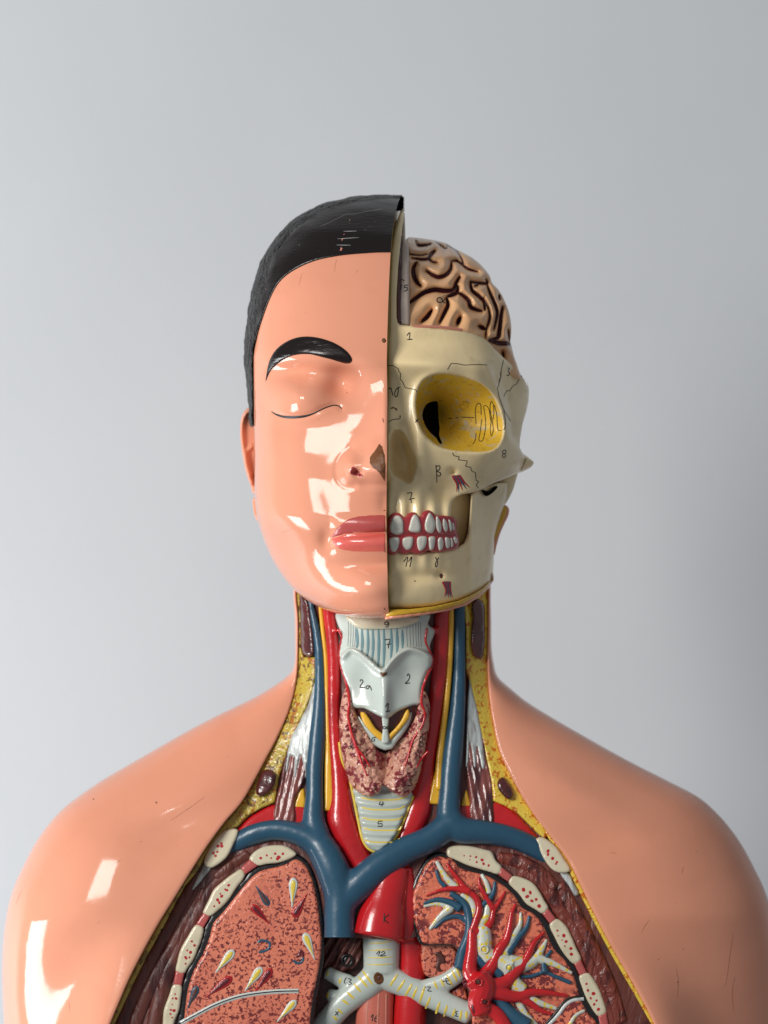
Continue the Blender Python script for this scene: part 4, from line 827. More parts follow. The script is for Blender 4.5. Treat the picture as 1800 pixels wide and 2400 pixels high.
# per row: start at the hairline column (front) and run around the back
def hairline_x(y): return np.where(y < HLc[0, 1], 1e9, np.interp(y, HLc[:, 1], HLc[:, 0]))
ws = [];
for i in rows:
    # column where the row crosses the hairline
    ok = np.nonzero((HY[i] < np.interp(HX[i], HLc[::-1, 0], HLc[::-1, 1], left=9999)) | (HX[i] < hairline_x(HY[i])))[0]
    jmax = ok.max() if len(ok) else 0
    if jmax >= m-2: jf = m-1
    else:
        # refine by linear search
        js = np.linspace(jmax, jmax+1, 9); best = jmax
        for q in js:
            k = int(min(q, m-2)); t = q-k; x = HX[i, k]*(1-t)+HX[i, k+1]*t; y = HY[i, k]*(1-t)+HY[i, k+1]*t
            if (x >= HLc[-1, 0]) and (y < np.interp(x, HLc[::-1, 0], HLc[::-1, 1])) or x < hairline_x(np.array([y]))[0]: best = q
        jf = best
    ws.append(jf)
ws = np.array(ws, float); kk = np.hanning(7); kk /= kk.sum(); full = ws >= m-1.01
sm = np.convolve(np.pad(ws, 3, 'edge'), kk, 'valid'); ws = np.where(full, ws, sm)
from mathutils import noise as mn
for r_, i in enumerate(rows):
    for q in range(hm+1):
        if q <= 70:
            jj = ws[r_]*(1-q/70.0); k = int(min(jj, m-2)); t = jj-k
            x = HX[i, k]*(1-t)+HX[i, k+1]*t; y = HY[i, k]*(1-t)+HY[i, k+1]*t; d = HD[i, k]*(1-t)+HD[i, k+1]*t; fr = jj/(m-1)
        else:
            ph = ((q-70)/40.0)*math.pi/2; g = 1-math.cos(ph); h = math.sin(ph)**0.8; db = min(db_t(my[i]), dS[i]-1)
            mx = 903+0.1*(420-max(db, -20)); x = sx[i]+(mx-sx[i])*g; y = sy[i]+(my[i]-sy[i])*g; d = dS[i]+(db-dS[i])*h; fr = 0
        ang = fr*math.pi/2
        e = 3.5*min(1.0, (q+(3 if ws[r_] > m-1.5 else 0))/3.0)
        # outer band of hair is rough: raised, lumpy locks
        band = 1/(1+math.exp(-((32-(math.hypot(x-sx[i], y-sy[i])))/4.0))) if q <= 70 else 1.0
        lump = mn.noise(Vector((x*0.022, y*0.03, d*0.01)))*4.5+mn.noise(Vector((x*0.06, y*0.09, d*0.03)))*1.6
        e += band*(2.2+lump)
        nx = -math.cos(ang); top = max(0.0, (640-y)/200.0); L = math.hypot(nx, top)+1e-6
        e2 = e if q <= 70 else e
        hv.append(P(x+nx/L*e2*math.cos(ang), y-top/L*e2*math.cos(ang)*0.9, d+e*math.sin(ang)+(0.6 if (q or ws[r_] > m-1.5) else -4)))
W_ = hm+1
for r_ in range(len(rows)-1):
    for q in range(hm):
        hf.append((r_*W_+q, r_*W_+q+1, (r_+1)*W_+q+1, (r_+1)*W_+q))
hair = mkobj('hair', hv, hf, m_hair, face); hair.data.materials.append(m_hair_rough)
mi = []
for r_ in range(len(rows)-1):
    i = rows[r_]
    for q in range(hm):
        v = hv[r_*W_+q]; X_ = v[0]/K+900; Y_ = 1200-v[2]/K
        mi.append(1 if (q > 66 or math.hypot(X_-sx[i], Y_-sy[i]) < 34+5*mn.noise(Vector((X_*0.03, Y_*0.03, 0)))) else 0)
hair.data.polygons.foreach_set('material_index', mi)
for q in hair.data.polygons: pass
DHr = Drape(hair, face)
Dce = Drape(hair, face, cutf)
pass
# chips and scratches in the hair paint
patch('paint_chip', cH([(1110, 480), (1122, 485), (1105, 505), (1095, 495)]), DHr, m_pink, hair, 0.7, 2, 1, smooth=False)
patch('paint_chip', cH([(1085, 530), (1102, 528), (1090, 560), (1072, 552)]), DHr, m_pink, hair, 0.7, 2, 1, smooth=False)
patch('paint_chip', cH([(1068, 605), (1082, 622), (1098, 628), (1080, 655), (1060, 658), (1068, 635)]), DHr, m_pink, hair, 0.7, 2, 1, smooth=False)
strokes('scratch', [cH([(1040, 538), (1140, 532), (1250, 525)]), cH([(1100, 465), (1230, 462)]), cH([(1030, 598), (1170, 600)])], 1.0, DHr, m_white, hair, 0.4, True)
strokes('paint_edge', [cH([(880, 410), (930, 395), (980, 370), (1060, 330), (1130, 300), (1220, 295), (1300, 275), (1380, 262), (1480, 248)])], 1.4, DHr, plain('worn_paint', rgb(96, 92, 88)), hair, 0.6)
# eyebrow, eye line, lips, nostril, chip
patch('eyebrow', cH([(343, 1925), (355, 1820), (380, 1720), (430, 1630), (500, 1565), (580, 1520), (660, 1495), (740, 1487), (820, 1493), (900, 1510), (1000, 1545), (1080, 1590), (1140, 1640), (1175, 1690), (1182, 1722), (1165, 1745), (1120, 1750), (1060, 1735), (980, 1710), (900, 1690), (800, 1665), (720, 1658), (640, 1665), (570, 1685), (490, 1730), (430, 1780), (385, 1830), (355, 1895)]), DF, m_hair, face, 1.5, 3, 9, 3, extra=lambda x, y: 2.5+0*x)
strokes('closed_eye_line', [cL([(365, 245), (400, 268), (460, 290), (520, 297), (600, 296), (680, 285), (740, 265), (800, 235), (870, 205), (930, 190), (970, 198), (995, 220)])], 4.6, DF, m_ink, face, 0.9, lambda t: np.interp(t, [0, 0.1, 0.25, 0.45, 0.6, 1], [0.4, 1.2, 1.7, 1.5, 0.9, 0.7]))
patch('upper_lip', cL([(898, 1381), (915, 1342), (950, 1290), (1000, 1240), (1060, 1203), (1140, 1181), (1250, 1172), (1390, 1168), (1390, 1326), (1300, 1325), (1200, 1330), (1100, 1335), (1020, 1345), (950, 1366)]), DF, m_lip_u, face, 1.2, 3.5, 3, smooth=False)
patch('lower_lip', cL([(898, 1383), (950, 1368), (1020, 1348), (1100, 1338), (1200, 1333), (1300, 1328), (1390, 1329), (1390, 1500), (1220, 1503), (1100, 1500), (1000, 1485), (945, 1460), (915, 1420)]), DF, m_lip_l, face, 1.2, 3.5, 3, smooth=False)
patch('nostril', cL([(1062, 780), (1075, 745), (1105, 735), (1135, 760), (1150, 790), (1200, 825), (1160, 832), (1110, 822), (1075, 810)]), DF, m_nostril, face, 0.7, 3, 1.5)
patch('nose_chip', cL([(1330, 522), (1362, 560), (1384, 640), (1390, 720), (1390, 800), (1386, 880), (1366, 855), (1330, 800), (1305, 775), (1268, 750), (1240, 705), (1246, 650), (1280, 605), (1312, 562)]), DF, m_chip, face, 0.9, 3, 2, smooth=False)
patch('pin_hole', cH(ell(1492, 1526, 27, 27)), DF, m_chip, face, 0.8, 3, 1.5)
# ear
ear = relief('ear', cL([(175, 205), (125, 240), (96, 310), (86, 400), (93, 520), (110, 650), (135, 780), (170, 880), (215, 990), (300, 980), (320, 600), (280, 250)]), lambda x, y: -10+0*x+16*np.exp(-((dist_path(x, y, catmull(cL([(200, 225), (140, 260), (108, 330), (100, 420), (106, 520), (124, 650), (148, 770), (185, 880)]), False, 6)))/6.0)**2)+10*np.exp(-((dist_path(x, y, catmull(cL([(190, 560), (150, 600), (150, 700), (180, 800)]), False, 6)))/7.0)**2), m_skin, face, 3, 30, 6, 10)
relief('ear', cL([(205, 1020), (203, 1100), (215, 1170), (245, 1230), (300, 1240), (300, 1020)]), lambda x, y: -12+0*x, m_skin, face, 4, 30, 5, 6)

# ------------------------------------------------------------------ head: the skull half
hw = tab([(440, 150), (520, 215), (600, 270), (700, 312), (800, 334), (900, 342), (1000, 340), (1060, 330), (1150, 300), (1250, 262), (1350, 250), (1450, 245)])
def skin_d(x, y):
    u = np.clip((x-903)/hw(y), 0, 0.999); return 20+(dm(y)-20)*np.sqrt(1-u**2.3)
rim = catmull(cS([(360, 240), (380, 190), (420, 145), (480, 115), (550, 100), (640, 105), (730, 120), (820, 150), (900, 185), (960, 235), (1010, 310), (1050, 400), (1075, 480), (1080, 560), (1070, 640), (1040, 700), (1000, 735), (920, 755), (820, 755), (720, 750), (620, 735), (540, 710), (470, 660), (410, 600), (370, 520), (350, 430), (345, 330)]), True, 4)
def skull_d(x, y):
    d = skin_d(x, y)-34
    d = d+G(x, y, 1030, 856, 130, 24, 26, 0.05)+G(x, y, 1130, 880, 36, 40, 18)+G(x, y, 1000, 800, 90, 22, -8)
    e = dist_path(x.ravel(), y.ravel(), rim, True).reshape(x.shape); d = d+8*np.exp(-(e/14)**2)
    d = d+G(x, y, 1200, 840, 28, 70, -20, -0.25)+G(x, y, 1240, 880, 30, 50, 30)+G(x, y, 1175, 1062, 75, 34, 38, -0.15)+G(x, y, 1230, 1085, 40, 16, 34, -0.1)
    d = d+G(x, y, 905, 1000, 32, 90, 24)                        # nasal bone
    d = d+G(x, y, 940, 1058, 30, 66, -22, -0.2)+G(x, y, 905, 930, 50, 24, -8)
    d = d+G(x, y, 985, 1060, 18, 70, 18, -0.15)+G(x, y, 1035, 1150, 40, 30, -36)+G(x, y, 925, 1150, 26, 16, 6)
    d = d+4.5*np.cos((x-945)/30.0*2*math.pi/1.2)*np.clip((y-1130)/60, 0, 1)*np.clip((1080-x)/40, 0, 1)
    d = d+G(x, y, 1060, 1106, 9, 8, -18)
    rx_ = np.interp(y, tr_[:, 1], tr_[:, 0]); q_ = np.clip((x-rx_)/16.0, 0, 1); d = d-30*q_*q_*(3-2*q_)*np.clip((y-845)/40, 0, 1)*np.clip((1075-y)/60, 0, 1)+8*np.exp(-((x-rx_+4)/7.0)**2)*np.clip((y-845)/40, 0, 1)*np.clip((1060-y)/50, 0, 1)
    ia = inside(x, y, apt); ea = dist_path(x, y, apt, True); d = d-np.where(ia, 40*np.sin(np.clip(ea/20.0, 0, 1)*math.pi/2), 0)+6*np.exp(-(ea/9.0)**2)*(~ia)
    d = d-9*np.exp(-(np.abs(x-903)/9.0)**2)
    return d
tr_ = np.array(cS([(925, -20), (985, 90), (1045, 230), (1090, 380), (1105, 500), (1125, 620), (1175, 720), (1240, 800)]))
apt = catmull(cS([(128, 610), (180, 565), (240, 605), (305, 740), (340, 830), (332, 930), (292, 1026), (212, 988), (140, 940), (112, 800)]), True, 4)
skp = cR([(240, 1374), (350, 1385), (550, 1405), (700, 1420), (850, 1435), (950, 1460), (1040, 1500), (1100, 1545), (1160, 1610), (1240, 1690), (1330, 1770), (1400, 1840), (1450, 1910), (1480, 1980)])+cS([(1290, 160), (1305, 240), (1300, 330), (1280, 420), (1250, 520), (1228, 650), (1225, 720), (1250, 770), (1300, 805), (1340, 840), (1345, 856), (1320, 890), (1250, 925), (1200, 943), (1100, 985), (1000, 1025), (900, 1075), (820, 1105), (740, 1118), (690, 1140), (655, 1170), (642, 1220), (640, 1330), (560, 1340), (430, 1330), (300, 1330), (200, 1330), (100, 1340), (90, 1200), (80, 700), (78, 300), (85, 0)])+cR([(110, 1400), (130, 1000), (150, 680), (185, 480), (235, 300), (268, 262), (284, 290), (262, 420), (245, 560), (222, 800), (205, 1100), (205, 1300), (215, 1350)])
skull = relief('skull', skp, skull_d, m_bone, None, 4.0, 70, 6, 7, smooth=False, holes=[[tuple(p) for p in rim[::3]]])
relief('cut_edge', cR([(262, 245), (284, 262), (255, 300), (205, 480), (170, 680), (160, 1000), (150, 1400), (140, 1500), (130, 1800), (122, 2060)])+cS([(98, 400), (98, 900), (104, 1200), (104, 2090), (76, 2098), (72, 1200), (60, 700), (72, 0)])+cR([(95, 1500), (122, 1000), (140, 668), (190, 400), (240, 280)]), lambda x, y: skin_d(np.full_like(x, 903.0), y)-15-(x-903)*1.4+nose_h(y)*0.12, m_olive, None, 4, 60, 3, 3, smooth=False)
# eye socket: a real bowl
ctr = np.array(cS([(560, 460)])[0]); nr = len(rim); L_ = 26
sv = []; sf = []; rd = skull_d(rim[:, 0], rim[:, 1])-7; bot = 190.0
for k in range(L_+1):
    t = k/L_
    for i in range(nr):
        p = rim[i]*(1-t)+ctr*t; g = t
        dd = rd[i]*(1-math.sin(g*math.pi/2)**1.1)+bot*(math.sin(g*math.pi/2)**1.1)-26*math.sin(min(1, g*4)*math.pi/2)*0
        dd -= 45*math.exp(-((p[0]-1005)/32)**2-((p[1]-970)/45)**2)
        sv.append(P(p[0]+(1.2*math.sin(g*math.pi))*0, p[1], dd))
for k in range(L_):
    for i in range(nr): sf.append((k*nr+i, k*nr+(i+1) % nr, (k+1)*nr+(i+1) % nr, (k+1)*nr+i))
sock = mkobj('eye_socket', sv, sf, m_socket, skull); Ds = Drape(sock)
patch('optic_opening', cS([(396, 440), (418, 370), (458, 335), (528, 328), (535, 400), (540, 480), (548, 560), (545, 620), (570, 690), (550, 695), (510, 640), (455, 585), (415, 520)]), Ds, m_flat, sock, 0.8, 3, 1.5)
strokes('ink_line', [cS(q) for q in ([(855, 525), (850, 400), (865, 352), (890, 350), (897, 400), (898, 445)], [(918, 372), (925, 410), (936, 500), (930, 590), (905, 665), (880, 662), (888, 600), (903, 480)], [(920, 366), (945, 368), (965, 400), (975, 470), (985, 510)], [(985, 328), (998, 345), (1006, 420), (995, 500), (1000, 580), (985, 622), (975, 560), (985, 480), (974, 400), (976, 345), (985, 328)], [(1010, 360), (1030, 440), (1035, 520), (1045, 575), (1068, 577)], [(855, 600), (846, 660), (826, 692)], [(615, 475), (650, 472)], [(680, 468), (705, 466)], [(730, 462), (790, 465), (840, 467)])], 2.0, Ds, m_ink, sock, 0.6)
Dk = Drape(skull)
strokes('suture_line', [cR([(110, 1770), (170, 1770), (220, 1800), (230, 1830), (245, 1850), (240, 1900), (265, 1930), (290, 1985), (340, 1995), (390, 2005), (405, 2030)]), cR([(700, 1810), (735, 1750), (800, 1752), (860, 1765), (1000, 1760), (1085, 1765)]), cR([(1245, 1710), (1228, 1790), (1215, 1850), (1218, 1880), (1205, 1905), (1195, 1980)]),
    cS([(1245, 110), (1210, 160), (1195, 185), (1170, 195), (1140, 240), (1120, 238), (1105, 255), (1090, 290)]), cS([(655, 762), (665, 790), (710, 800), (705, 825), (780, 835), (765, 880), (810, 890), (815, 920), (850, 935), (855, 1000), (878, 1010), (855, 1040), (878, 1070)]), cS([(1240, 905), (1265, 850), (1280, 812)]), cS([(90, 520), (140, 485), (210, 475)]), cS([(1035, 205), (1050, 290), (1090, 400), (1120, 450), (1150, 500)]), cS([(1090, 400), (1103, 480), (1105, 545), (1088, 572)]), cS([(1085, 0), (1068, 60), (1068, 110), (1045, 200)])], 1.9, Dk, m_ink, skull, 0.6, smooth=False)
strokes('numeral', [cR([(305, 1478), (332, 1448), (330, 1516)]), cR([(308, 1518), (360, 1515)]), cR([(1282, 1792), (1303, 1800), (1290, 1825), (1302, 1845), (1290, 1870), (1275, 1862)]), cS([(108, 228), (122, 216), (130, 214), (138, 240), (150, 282)]), cS([(206, 208), (186, 216), (168, 245), (164, 272), (172, 290), (184, 286), (192, 250), (194, 214)]), cS([(340, 480), (362, 508)]), cS([(365, 478), (338, 508)]),
    cS([(1105, 742), (1080, 752), (1085, 772), (1106, 785), (1098, 806), (1080, 800), (1082, 780), (1108, 765), (1105, 742)]), cS([(513, 870), (520, 940), (522, 1020)]), cS([(516, 882), (545, 876), (545, 905), (524, 922), (553, 938), (545, 964), (520, 958)]), cS([(268, 1110), (290, 1106), (308, 1104), (300, 1150), (306, 1192)]), cS([(284, 1162), (332, 1152)])], 2.4, Dk, m_ink, skull, 0.7)
def tuft(parent, D_, top, tips, cols):
    for i, (tx, ty) in enumerate(tips):
        strokes('vessel_tuft', [cS([(top[0]+(i-len(tips)/2)*13, top[1]), ((top[0]+tx)/2+3, (top[1]+ty)/2), (tx, ty)])], 9.5, D_, cols[i % 2], parent, 1.0, lambda t: np.interp(t, [0, 0.3, 1], [1, 0.9, 0.15]))
tuft(skull, Dk, (690, 960), [(690, 1100), (708, 1105), (740, 1085), (775, 1075), (802, 1062)], [m_red, m_blue])
patch('paint_chip', cS([(120, 385), (150, 372), (185, 388), (192, 415), (175, 410), (160, 392), (130, 395)]), Dk, m_chip, skull, 0.7, 2, 1, smooth=False)
patch('paint_chip', cS([(198, 445), (216, 443), (218, 470), (205, 475)]), Dk, m_chip, skull, 0.7, 2, 1, smooth=False)
# side of the skull behind the cheek bone
relief('skull_side', cS([(1080, 850), (1225, 750), (1228, 850), (1212, 930), (1190, 1010), (1165, 1090), (1130, 1160), (1100, 1205), (1000, 1300), (900, 1250), (880, 1000)]), lambda x, y: 20+0.0*x+G(x, y, 1170, 1130, 40, 90, 40), m_bone, None, 5, 80, 10, 12)
relief('jaw_gap', cS([(630, 1120), (760, 1100), (1000, 1010), (1120, 980), (1060, 1150), (900, 1300), (850, 1620), (680, 1620), (640, 1500)]), lambda x, y: skin_d(x, y)-150, m_dark, None, 6, 20)
# lower jaw
def jaw_d(x, y):
    d = skin_d(x, y)-36
    d = d-np.clip((x-1060)/90, 0, 1)*np.clip((1330-y)/140, 0, 1)*30
    d = d+G(x, y, 1104, 1240, 9, 90, 20)+G(x, y, 1135, 1250, 20, 90, -16)+G(x, y, 935, 1402, 60, 24, 16)+G(x, y, 990, 1350, 70, 14, -14)+G(x, y, 1030, 1346, 9, 9, -10)
    d = d+2.5*np.cos((x-930)/15.0*math.pi/1.1)*np.clip((1350-y)/40, 0, 1)*np.clip((1060-x)/30, 0, 1)
    d = d-8*np.exp(-(np.abs(x-903)/9.0)**2)
    return d
jaw = relief('lower_jaw', cS([(92, 1600), (200, 1605), (350, 1612), (450, 1605), (600, 1590), (690, 1572), (750, 1535), (785, 1450), (800, 1300), (812, 1120), (880, 1060), (1040, 1020), (1120, 1020), (1125, 1150), (1100, 1200), (1062, 1300), (1030, 1400), (1010, 1480), (1008, 1560), (1005, 1660), (1000, 1780), (985, 1850), (900, 1922), (800, 1980), (700, 2022), (500, 2068), (300, 2088), (95, 2092)]), jaw_d, m_bone, None, 4.5, 60, 10, 12, smooth=False)
Dj = Drape(jaw)
strokes('numeral', [cS([(240, 1692), (274, 1650), (258, 1736)]), cS([(280, 1692), (307, 1650), (292, 1736)]), cS([(510, 1652), (528, 1700), (515, 1738), (508, 1712), (537, 1655)])], 2.4, Dj, m_ink, jaw, 0.7)
tuft(jaw, Dj, (608, 1860), [(588, 1992), (606, 1985), (622, 1996), (640, 1996), (655, 1996)], [m_red, m_blue])
patch('gap_shadow_hole', cS([(545, 1795), (572, 1790), (580, 1820), (562, 1840), (545, 1830)]), Dj, m_dark, jaw, 0.5, 2.5, 1)
strokes('number_dot', [cS([(328, 1852), (342, 1858)])], 2.5, Dj, m_ink, jaw, 0.7)
# black openings behind the cheek bone
relief('bone_gap', cS([(905, 1078), (960, 1092), (1010, 1050), (1040, 1052), (990, 1110), (935, 1134)]), lambda x, y: jaw_d(x, y)+13.0, m_flat, None, 3.5, 6, 2, 1)
relief('bone_gap', cS([(662, 1155), (700, 1135), (738, 1128), (735, 1190), (722, 1232), (700, 1225)]), lambda x, y: skin_d(x, y)-140, m_black, None, 3.5, 5, 2, 1)
# back teeth recess painted bone
relief('upper_jaw_back', cS([(640, 1120), (700, 1105), (740, 1100), (800, 1090), (800, 1330), (780, 1460), (740, 1540), (640, 1560)]), lambda x, y: skin_d(x, y)-105, m_bone, None, 5, 30, 6, 8)
# gums
def gum_d(x, y):
    d = skin_d(x, y)-24
    return d-7*np.exp(-((y-1254)/5.0)**2)+0*x
gum = relief('gum', cS([(98, 1360), (110, 1318), (150, 1278), (205, 1278), (250, 1312), (290, 1275), (340, 1272), (382, 1312), (405, 1270), (450, 1252), (490, 1272), (520, 1298), (560, 1296), (600, 1300), (660, 1312), (690, 1345), (692, 1440), (706, 1470), (710, 1540), (690, 1580), (650, 1592), (600, 1602), (550, 1612), (480, 1608), (450, 1598), (400, 1622), (350, 1632), (300, 1612), (250, 1632), (200, 1612), (150, 1634), (100, 1612), (98, 1480)]), gum_d, m_gum, skull, 3, 40, 7, 7)
gum['label'] = 'crimson gum ridge holding the teeth'
for tp in ([(160, 1303), (202, 1299), (232, 1330), (239, 1400), (230, 1456), (150, 1460), (120, 1420), (130, 1350)], [(330, 1288), (362, 1308), (386, 1400), (376, 1436), (330, 1446), (282, 1426), (290, 1370), (310, 1308)], [(460, 1273), (500, 1330), (508, 1400), (480, 1452), (430, 1432), (417, 1390), (430, 1320)],
           [(520, 1303), (546, 1330), (563, 1400), (551, 1452), (525, 1432), (509, 1370)], [(580, 1322), (606, 1350), (616, 1410), (601, 1444), (580, 1420), (567, 1370)], [(622, 1325), (648, 1360), (652, 1420), (638, 1440), (624, 1400)], [(655, 1340), (670, 1380), (670, 1425), (657, 1425)],
           [(118, 1490), (202, 1487), (178, 1600), (140, 1606), (120, 1570)], [(235, 1490), (317, 1479), (321, 1520), (302, 1580), (265, 1594), (233, 1560)], [(360, 1480), (432, 1474), (438, 1510), (416, 1580), (375, 1602), (354, 1560)], [(455, 1480), (506, 1477), (506, 1530), (490, 1587), (465, 1592), (451, 1540)], [(532, 1495), (560, 1480), (579, 1520), (571, 1580), (545, 1600), (529, 1560)],
           [(595, 1480), (628, 1490), (633, 1560), (610, 1582), (592, 1550)], [(641, 1480), (660, 1510), (660, 1562), (641, 1572)], [(666, 1470), (690, 1488), (698, 1520), (682, 1542), (666, 1522)]):
    relief('tooth', cS(tp), lambda x, y: gum_d(x, y)+5.0, m_tooth, skull, 2.5, 10, 6, 6)
# jaw rim: yellow cut face with pink skin under it
def rimd(x, y): return jaw_d(x, np.minimum(y, 1425.0))+18
yr = relief('jaw_rim', cS([(100, 2096), (300, 2092), (500, 2070), (700, 2025), (800, 1982), (900, 1925), (985, 1850), (1000, 1790), (995, 1840), (970, 1880), (930, 1935), (850, 1990), (740, 2052), (600, 2092), (400, 2124), (250, 2142), (88, 2158), (84, 2096)]), rimd, m_yrim, None, 3.5, 60, 3, 3, smooth=False)
relief('chin_skin', cS([(84, 2150), (250, 2136), (400, 2118), (600, 2086), (740, 2046), (850, 1985), (930, 1930), (985, 1860), (1004, 1800), (1003, 1850), (960, 1920), (880, 1990), (760, 2066), (600, 2112), (400, 2146), (250, 2166), (80, 2184)]), lambda x, y: rimd(x, y)-2, m_skin, None, 3.5, 120, 4, 5, smooth=False)
# right ear lobe
relief('ear', cS([(1060, 1215), (1110, 1212), (1136, 1245), (1130, 1295), (1100, 1360), (1060, 1450), (1030, 1550), (1005, 1640), (980, 1640), (1000, 1400)]), lambda x, y: -6+0*x, m_skin, None, 4, 30, 6, 6)
relief('ear_cut', cS([(1062, 1225), (1105, 1222), (1115, 1250), (1095, 1320), (1060, 1400), (1030, 1480), (1010, 1500), (1005, 1430), (1030, 1330)]), lambda x, y: -2+0*x, m_yrim, None, 4, 10, 4, 3)

# ------------------------------------------------------------------ brain half, dura
sulci = [([(325, 1165), (400, 1110), (480, 1060), (580, 1035), (680, 1045), (755, 1035), (785, 965), (815, 912)], 32), ([(700, 1100), (740, 1085), (790, 1060), (800, 1000)], 30), ([(398, 770), (368, 830), (375, 900), (405, 965), (440, 1000)], 28),
    ([(498, 852), (560, 892), (620, 912), (690, 885), (732, 830), (738, 775)], 28), ([(350, 725), (440, 738), (520, 740), (560, 765), (600, 772)], 16), ([(515, 735), (535, 695), (580, 652)], 28), ([(690, 1110), (704, 1180), (670, 1260), (622, 1355)], 26), ([(545, 1235), (505, 1295), (450, 1345)], 30),
    ([(800, 1060), (860, 1095), (905, 1140), (925, 1200), (980, 1228), (1040, 1242)], 28), ([(822, 1300), (795, 1370)], 30), ([(1005, 1385), (1035, 1400), (1070, 1420)], 28), ([(920, 955), (940, 1040), (1010, 1100), (1052, 1150), (1062, 1230)], 24), ([(1050, 1120), (1095, 1210), (1110, 1300), (1075, 1430), (1070, 1500)], 14),
    ([(1080, 970), (1110, 1060), (1150, 1150), (1182, 1250), (1168, 1350), (1150, 1420)], 20), ([(1235, 1200), (1218, 1300), (1205, 1420), (1185, 1500), (1110, 1515)], 28), ([(735, 760), (790, 752), (850, 795), (900, 830), (1000, 862)], 18), ([(700, 605), (780, 650), (830, 720), (860, 790)], 13), ([(920, 955), (1000, 968), (1085, 968), (1075, 935)], 20),
    ([(390, 560), (412, 600), (470, 602), (540, 590)], 20), ([(575, 565), (620, 592), (685, 640)], 12), ([(1100, 1525), (1200, 1552), (1300, 1562), (1330, 1600)], 30), ([(1200, 1085), (1208, 1130)], 14), ([(1235, 1630), (1245, 1690)], 14), ([(325, 690), (430, 700), (500, 690)], 10), ([(700, 590), (690, 640)], 10), ([(1290, 1420), (1300, 1530)], 12), ([(960, 1000), (1000, 985)], 12)]
brain_poly = cR([(300, 600), (296, 550), (320, 525), (400, 528), (520, 543), (620, 563), (700, 588), (760, 628), (860, 678), (950, 728), (1040, 808), (1110, 898), (1130, 960), (1200, 1040), (1260, 1150), (1300, 1260), (1320, 1380), (1317, 1480), (1312, 1540), (1327, 1600), (1347, 1680), (1382, 1780), (1410, 1900), (1300, 1860), (1180, 1760), (1060, 1640), (900, 1540), (700, 1480), (350, 1460), (322, 1400), (318, 1000), (314, 700)])
scv = [(catmull(cR(p), False, 4), w/4.1475/2*1.25) for p, w in sulci]
bw = tab([(540, 40), (556, 60), (570, 120), (600, 180), (640, 235), (690, 272), (740, 296), (800, 318), (880, 340)])
def groove(x, y):
    g = np.zeros(len(x))
    for c, w in scv:
        q, t_ = dist_path(x, y, c, param=True); w = w*(0.45+0.75*np.sin(np.clip(t_, 0, 1)*math.pi)**0.6); g = np.maximum(g, 1-np.clip((q-w*0.6)/(w*1.1), 0, 1))
    return g
def bulge(x, y):
    e = np.full(len(x), 1e3)
    for c, w in scv:
        q, t_ = dist_path(x, y, c, param=True); e = np.minimum(e, np.maximum(q-w*0.5*(0.45+0.75*np.sin(np.clip(t_, 0, 1)*math.pi)**0.6), 0))
    return 34*np.sqrt(np.clip(1-(1-np.clip(e/19.0, 0, 1))**2, 0, 1))+5*np.clip((e-12)/16, 0, 1)
def brain_d(x, y):
    top = tab([(540, 30), (556, 90), (570, 150), (600, 215), (650, 275), (700, 310), (760, 335), (900, 350)])(y)
    u = np.clip((x-903)/(bw(y)+34), 0, 0.999)
    base = 10+(top-10)*np.sqrt(1-u**2.2)-52+10
    return base-20+bulge(x, y)-45*np.clip((y-792)/35, 0, 1)
brain = relief('brain', brain_poly, brain_d, m_brain, None, 2.6, 60, 9, 14, smooth=True, paint=groove)
Db = Drape(brain)
strokes('letter_mark', [cR([(682, 1112), (655, 1148), (615, 1155), (597, 1135), (612, 1110), (640, 1115), (660, 1150), (678, 1162)])], 3.4, Db, m_ink, brain, 0.8)
dur = lambda x, y: tab([(480, 60), (520, 150), (560, 205), (620, 270), (700, 312), (780, 330)])(y)-12
falx = relief('brain_membrane', cR([(262, 300), (284, 290), (292, 540), (322, 610), (330, 1000), (334, 1382), (236, 1378), (225, 1200), (240, 900), (252, 600)]), dur, m_dura, None, 4, 60, 6, 8, smooth=False)
relief('membrane_cut', cR([(222, 500), (240, 450), (256, 520), (250, 900), (240, 1200), (244, 1378), (212, 1352), (198, 1290), (205, 1000), (214, 700)]), lambda x, y: dur(x, y)+3, m_node, None, 3, 40, 3, 3, smooth=False)
Dfx = Drape(falx, *[o for o in ROOT.children if o.name.startswith('membrane_cut')])
strokes('numeral', [cR([(232, 942), (256, 935), (282, 945)]), cR([(252, 980), (246, 1035)]), cR([(318, 988), (284, 992), (280, 1012), (308, 1012), (304, 1040), (274, 1046)])], 2.6, Dfx, m_ink, falx, 0.7)
strokes('plaster_line', [cR([(360, 1388), (550, 1392), (700, 1402), (850, 1425)])], 6, lambda x, y: skull_d(x, y)-4, m_pink, skull, 2)

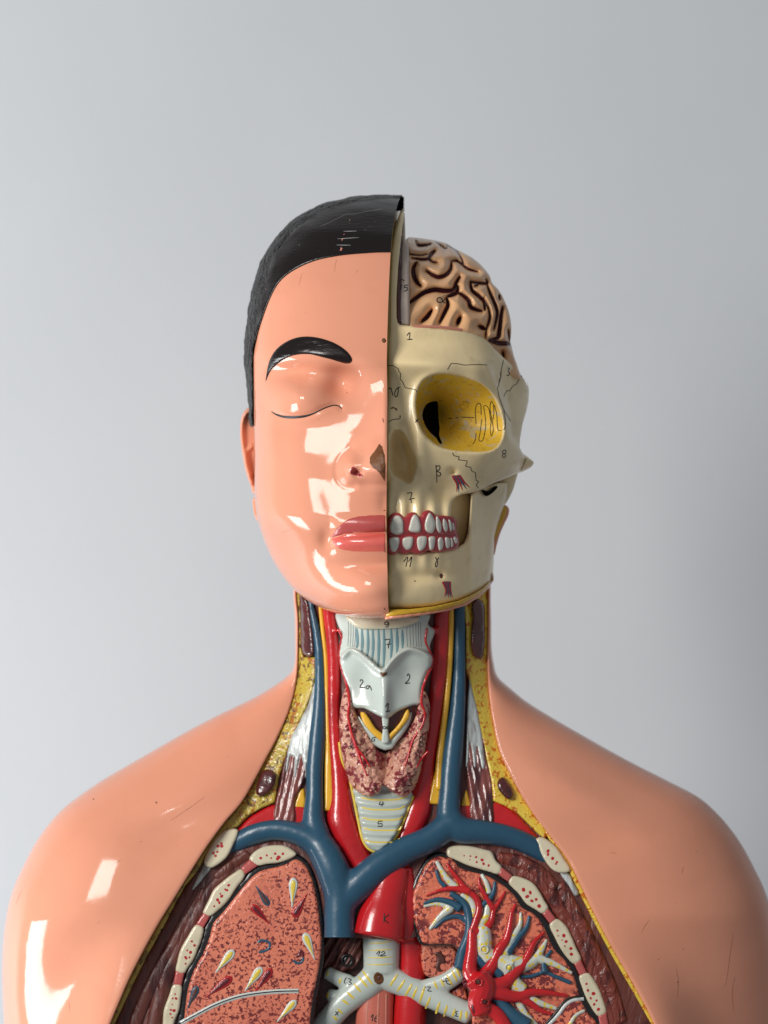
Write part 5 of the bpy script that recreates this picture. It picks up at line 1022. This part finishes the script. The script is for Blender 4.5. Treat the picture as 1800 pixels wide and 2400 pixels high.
# ------------------------------------------------------------------ wear on the skin
DT2 = Drape(torso)
m_scuff = plain('scuff_mark', rgb(120, 66, 44), 0.6, 0.0); m_palm = plain('rubbed_paint', rgb(222, 138, 112), 0.35, 0.2)
rs = random.Random(11)
for (x, y, r) in ((219, 1873, 3.2), (366, 1881, 3.0), (445, 2042, 2.2), (231, 2162, 2.4), (1588, 2302, 2.6), (1683, 2250, 2.0), (1496, 2253, 1.8), (1534, 2192, 1.6), (1673, 2340, 1.6), (1467, 1916, 1.4), (1478, 1926, 1.6)):
    patch('paint_nick', ell(x, y, r, r*rs.uniform(0.5, 1.0), 7, rs.uniform(0, 3)), DT2, m_scuff if y > 1930 or x < 900 else m_white, torso, 0.5, 1.6, 0.8)
for p in ([(269, 2024), (276, 2020), (283, 2016)], [(328, 1974), (334, 1971)], [(400, 1923), (430, 1903), (455, 1886), (480, 1867)], [(37, 2118), (45, 2100), (52, 2083)], [(1700, 2310), (1704, 2290), (1712, 2230), (1718, 2190)], [(1720, 2370), (1716, 2330), (1722, 2290)], [(1503, 2187), (1512, 2170), (1522, 2157)], [(1430, 1998), (1446, 2000)], [(1585, 2270), (1590, 2300), (1587, 2340)], [(1599, 2048), (1601, 2032)], [(162, 2345), (163, 2370)]):
    strokes('scratch', [p], 1.0, DT2, m_scuff, torso, 0.35, True)
DF2 = Drape(face)
for (x, y) in ((848, 951), (848, 993), (847, 1015), (822, 1034), (849, 1043), (803, 1071), (758, 1187), (665, 1210), (688, 1328), (680, 1249), (758, 704), (725, 760), (632, 747), (660, 640), (814, 1144)):
    patch('paint_nick', ell(x, y, 1.3, 1.1, 6), DF2, m_scuff, face, 0.4, 1.4, 0.6)
for p in ([(700, 670), (704, 655), (708, 640)], [(784, 638), (786, 620), (790, 606)], [(657, 1249), (670, 1245), (684, 1240)], [(836, 640), (838, 632)]):
    strokes('scratch', [p], 0.8, DF2, m_scuff, face, 0.3, True)
strokes('paint_nick', [[(899, 1197), (903, 1196)], [(901, 1292), (904, 1294)], [(900, 1425), (903, 1430)], [(897, 980), (899, 990)]], 3.0, DF2, m_scuff, face, 0.5)
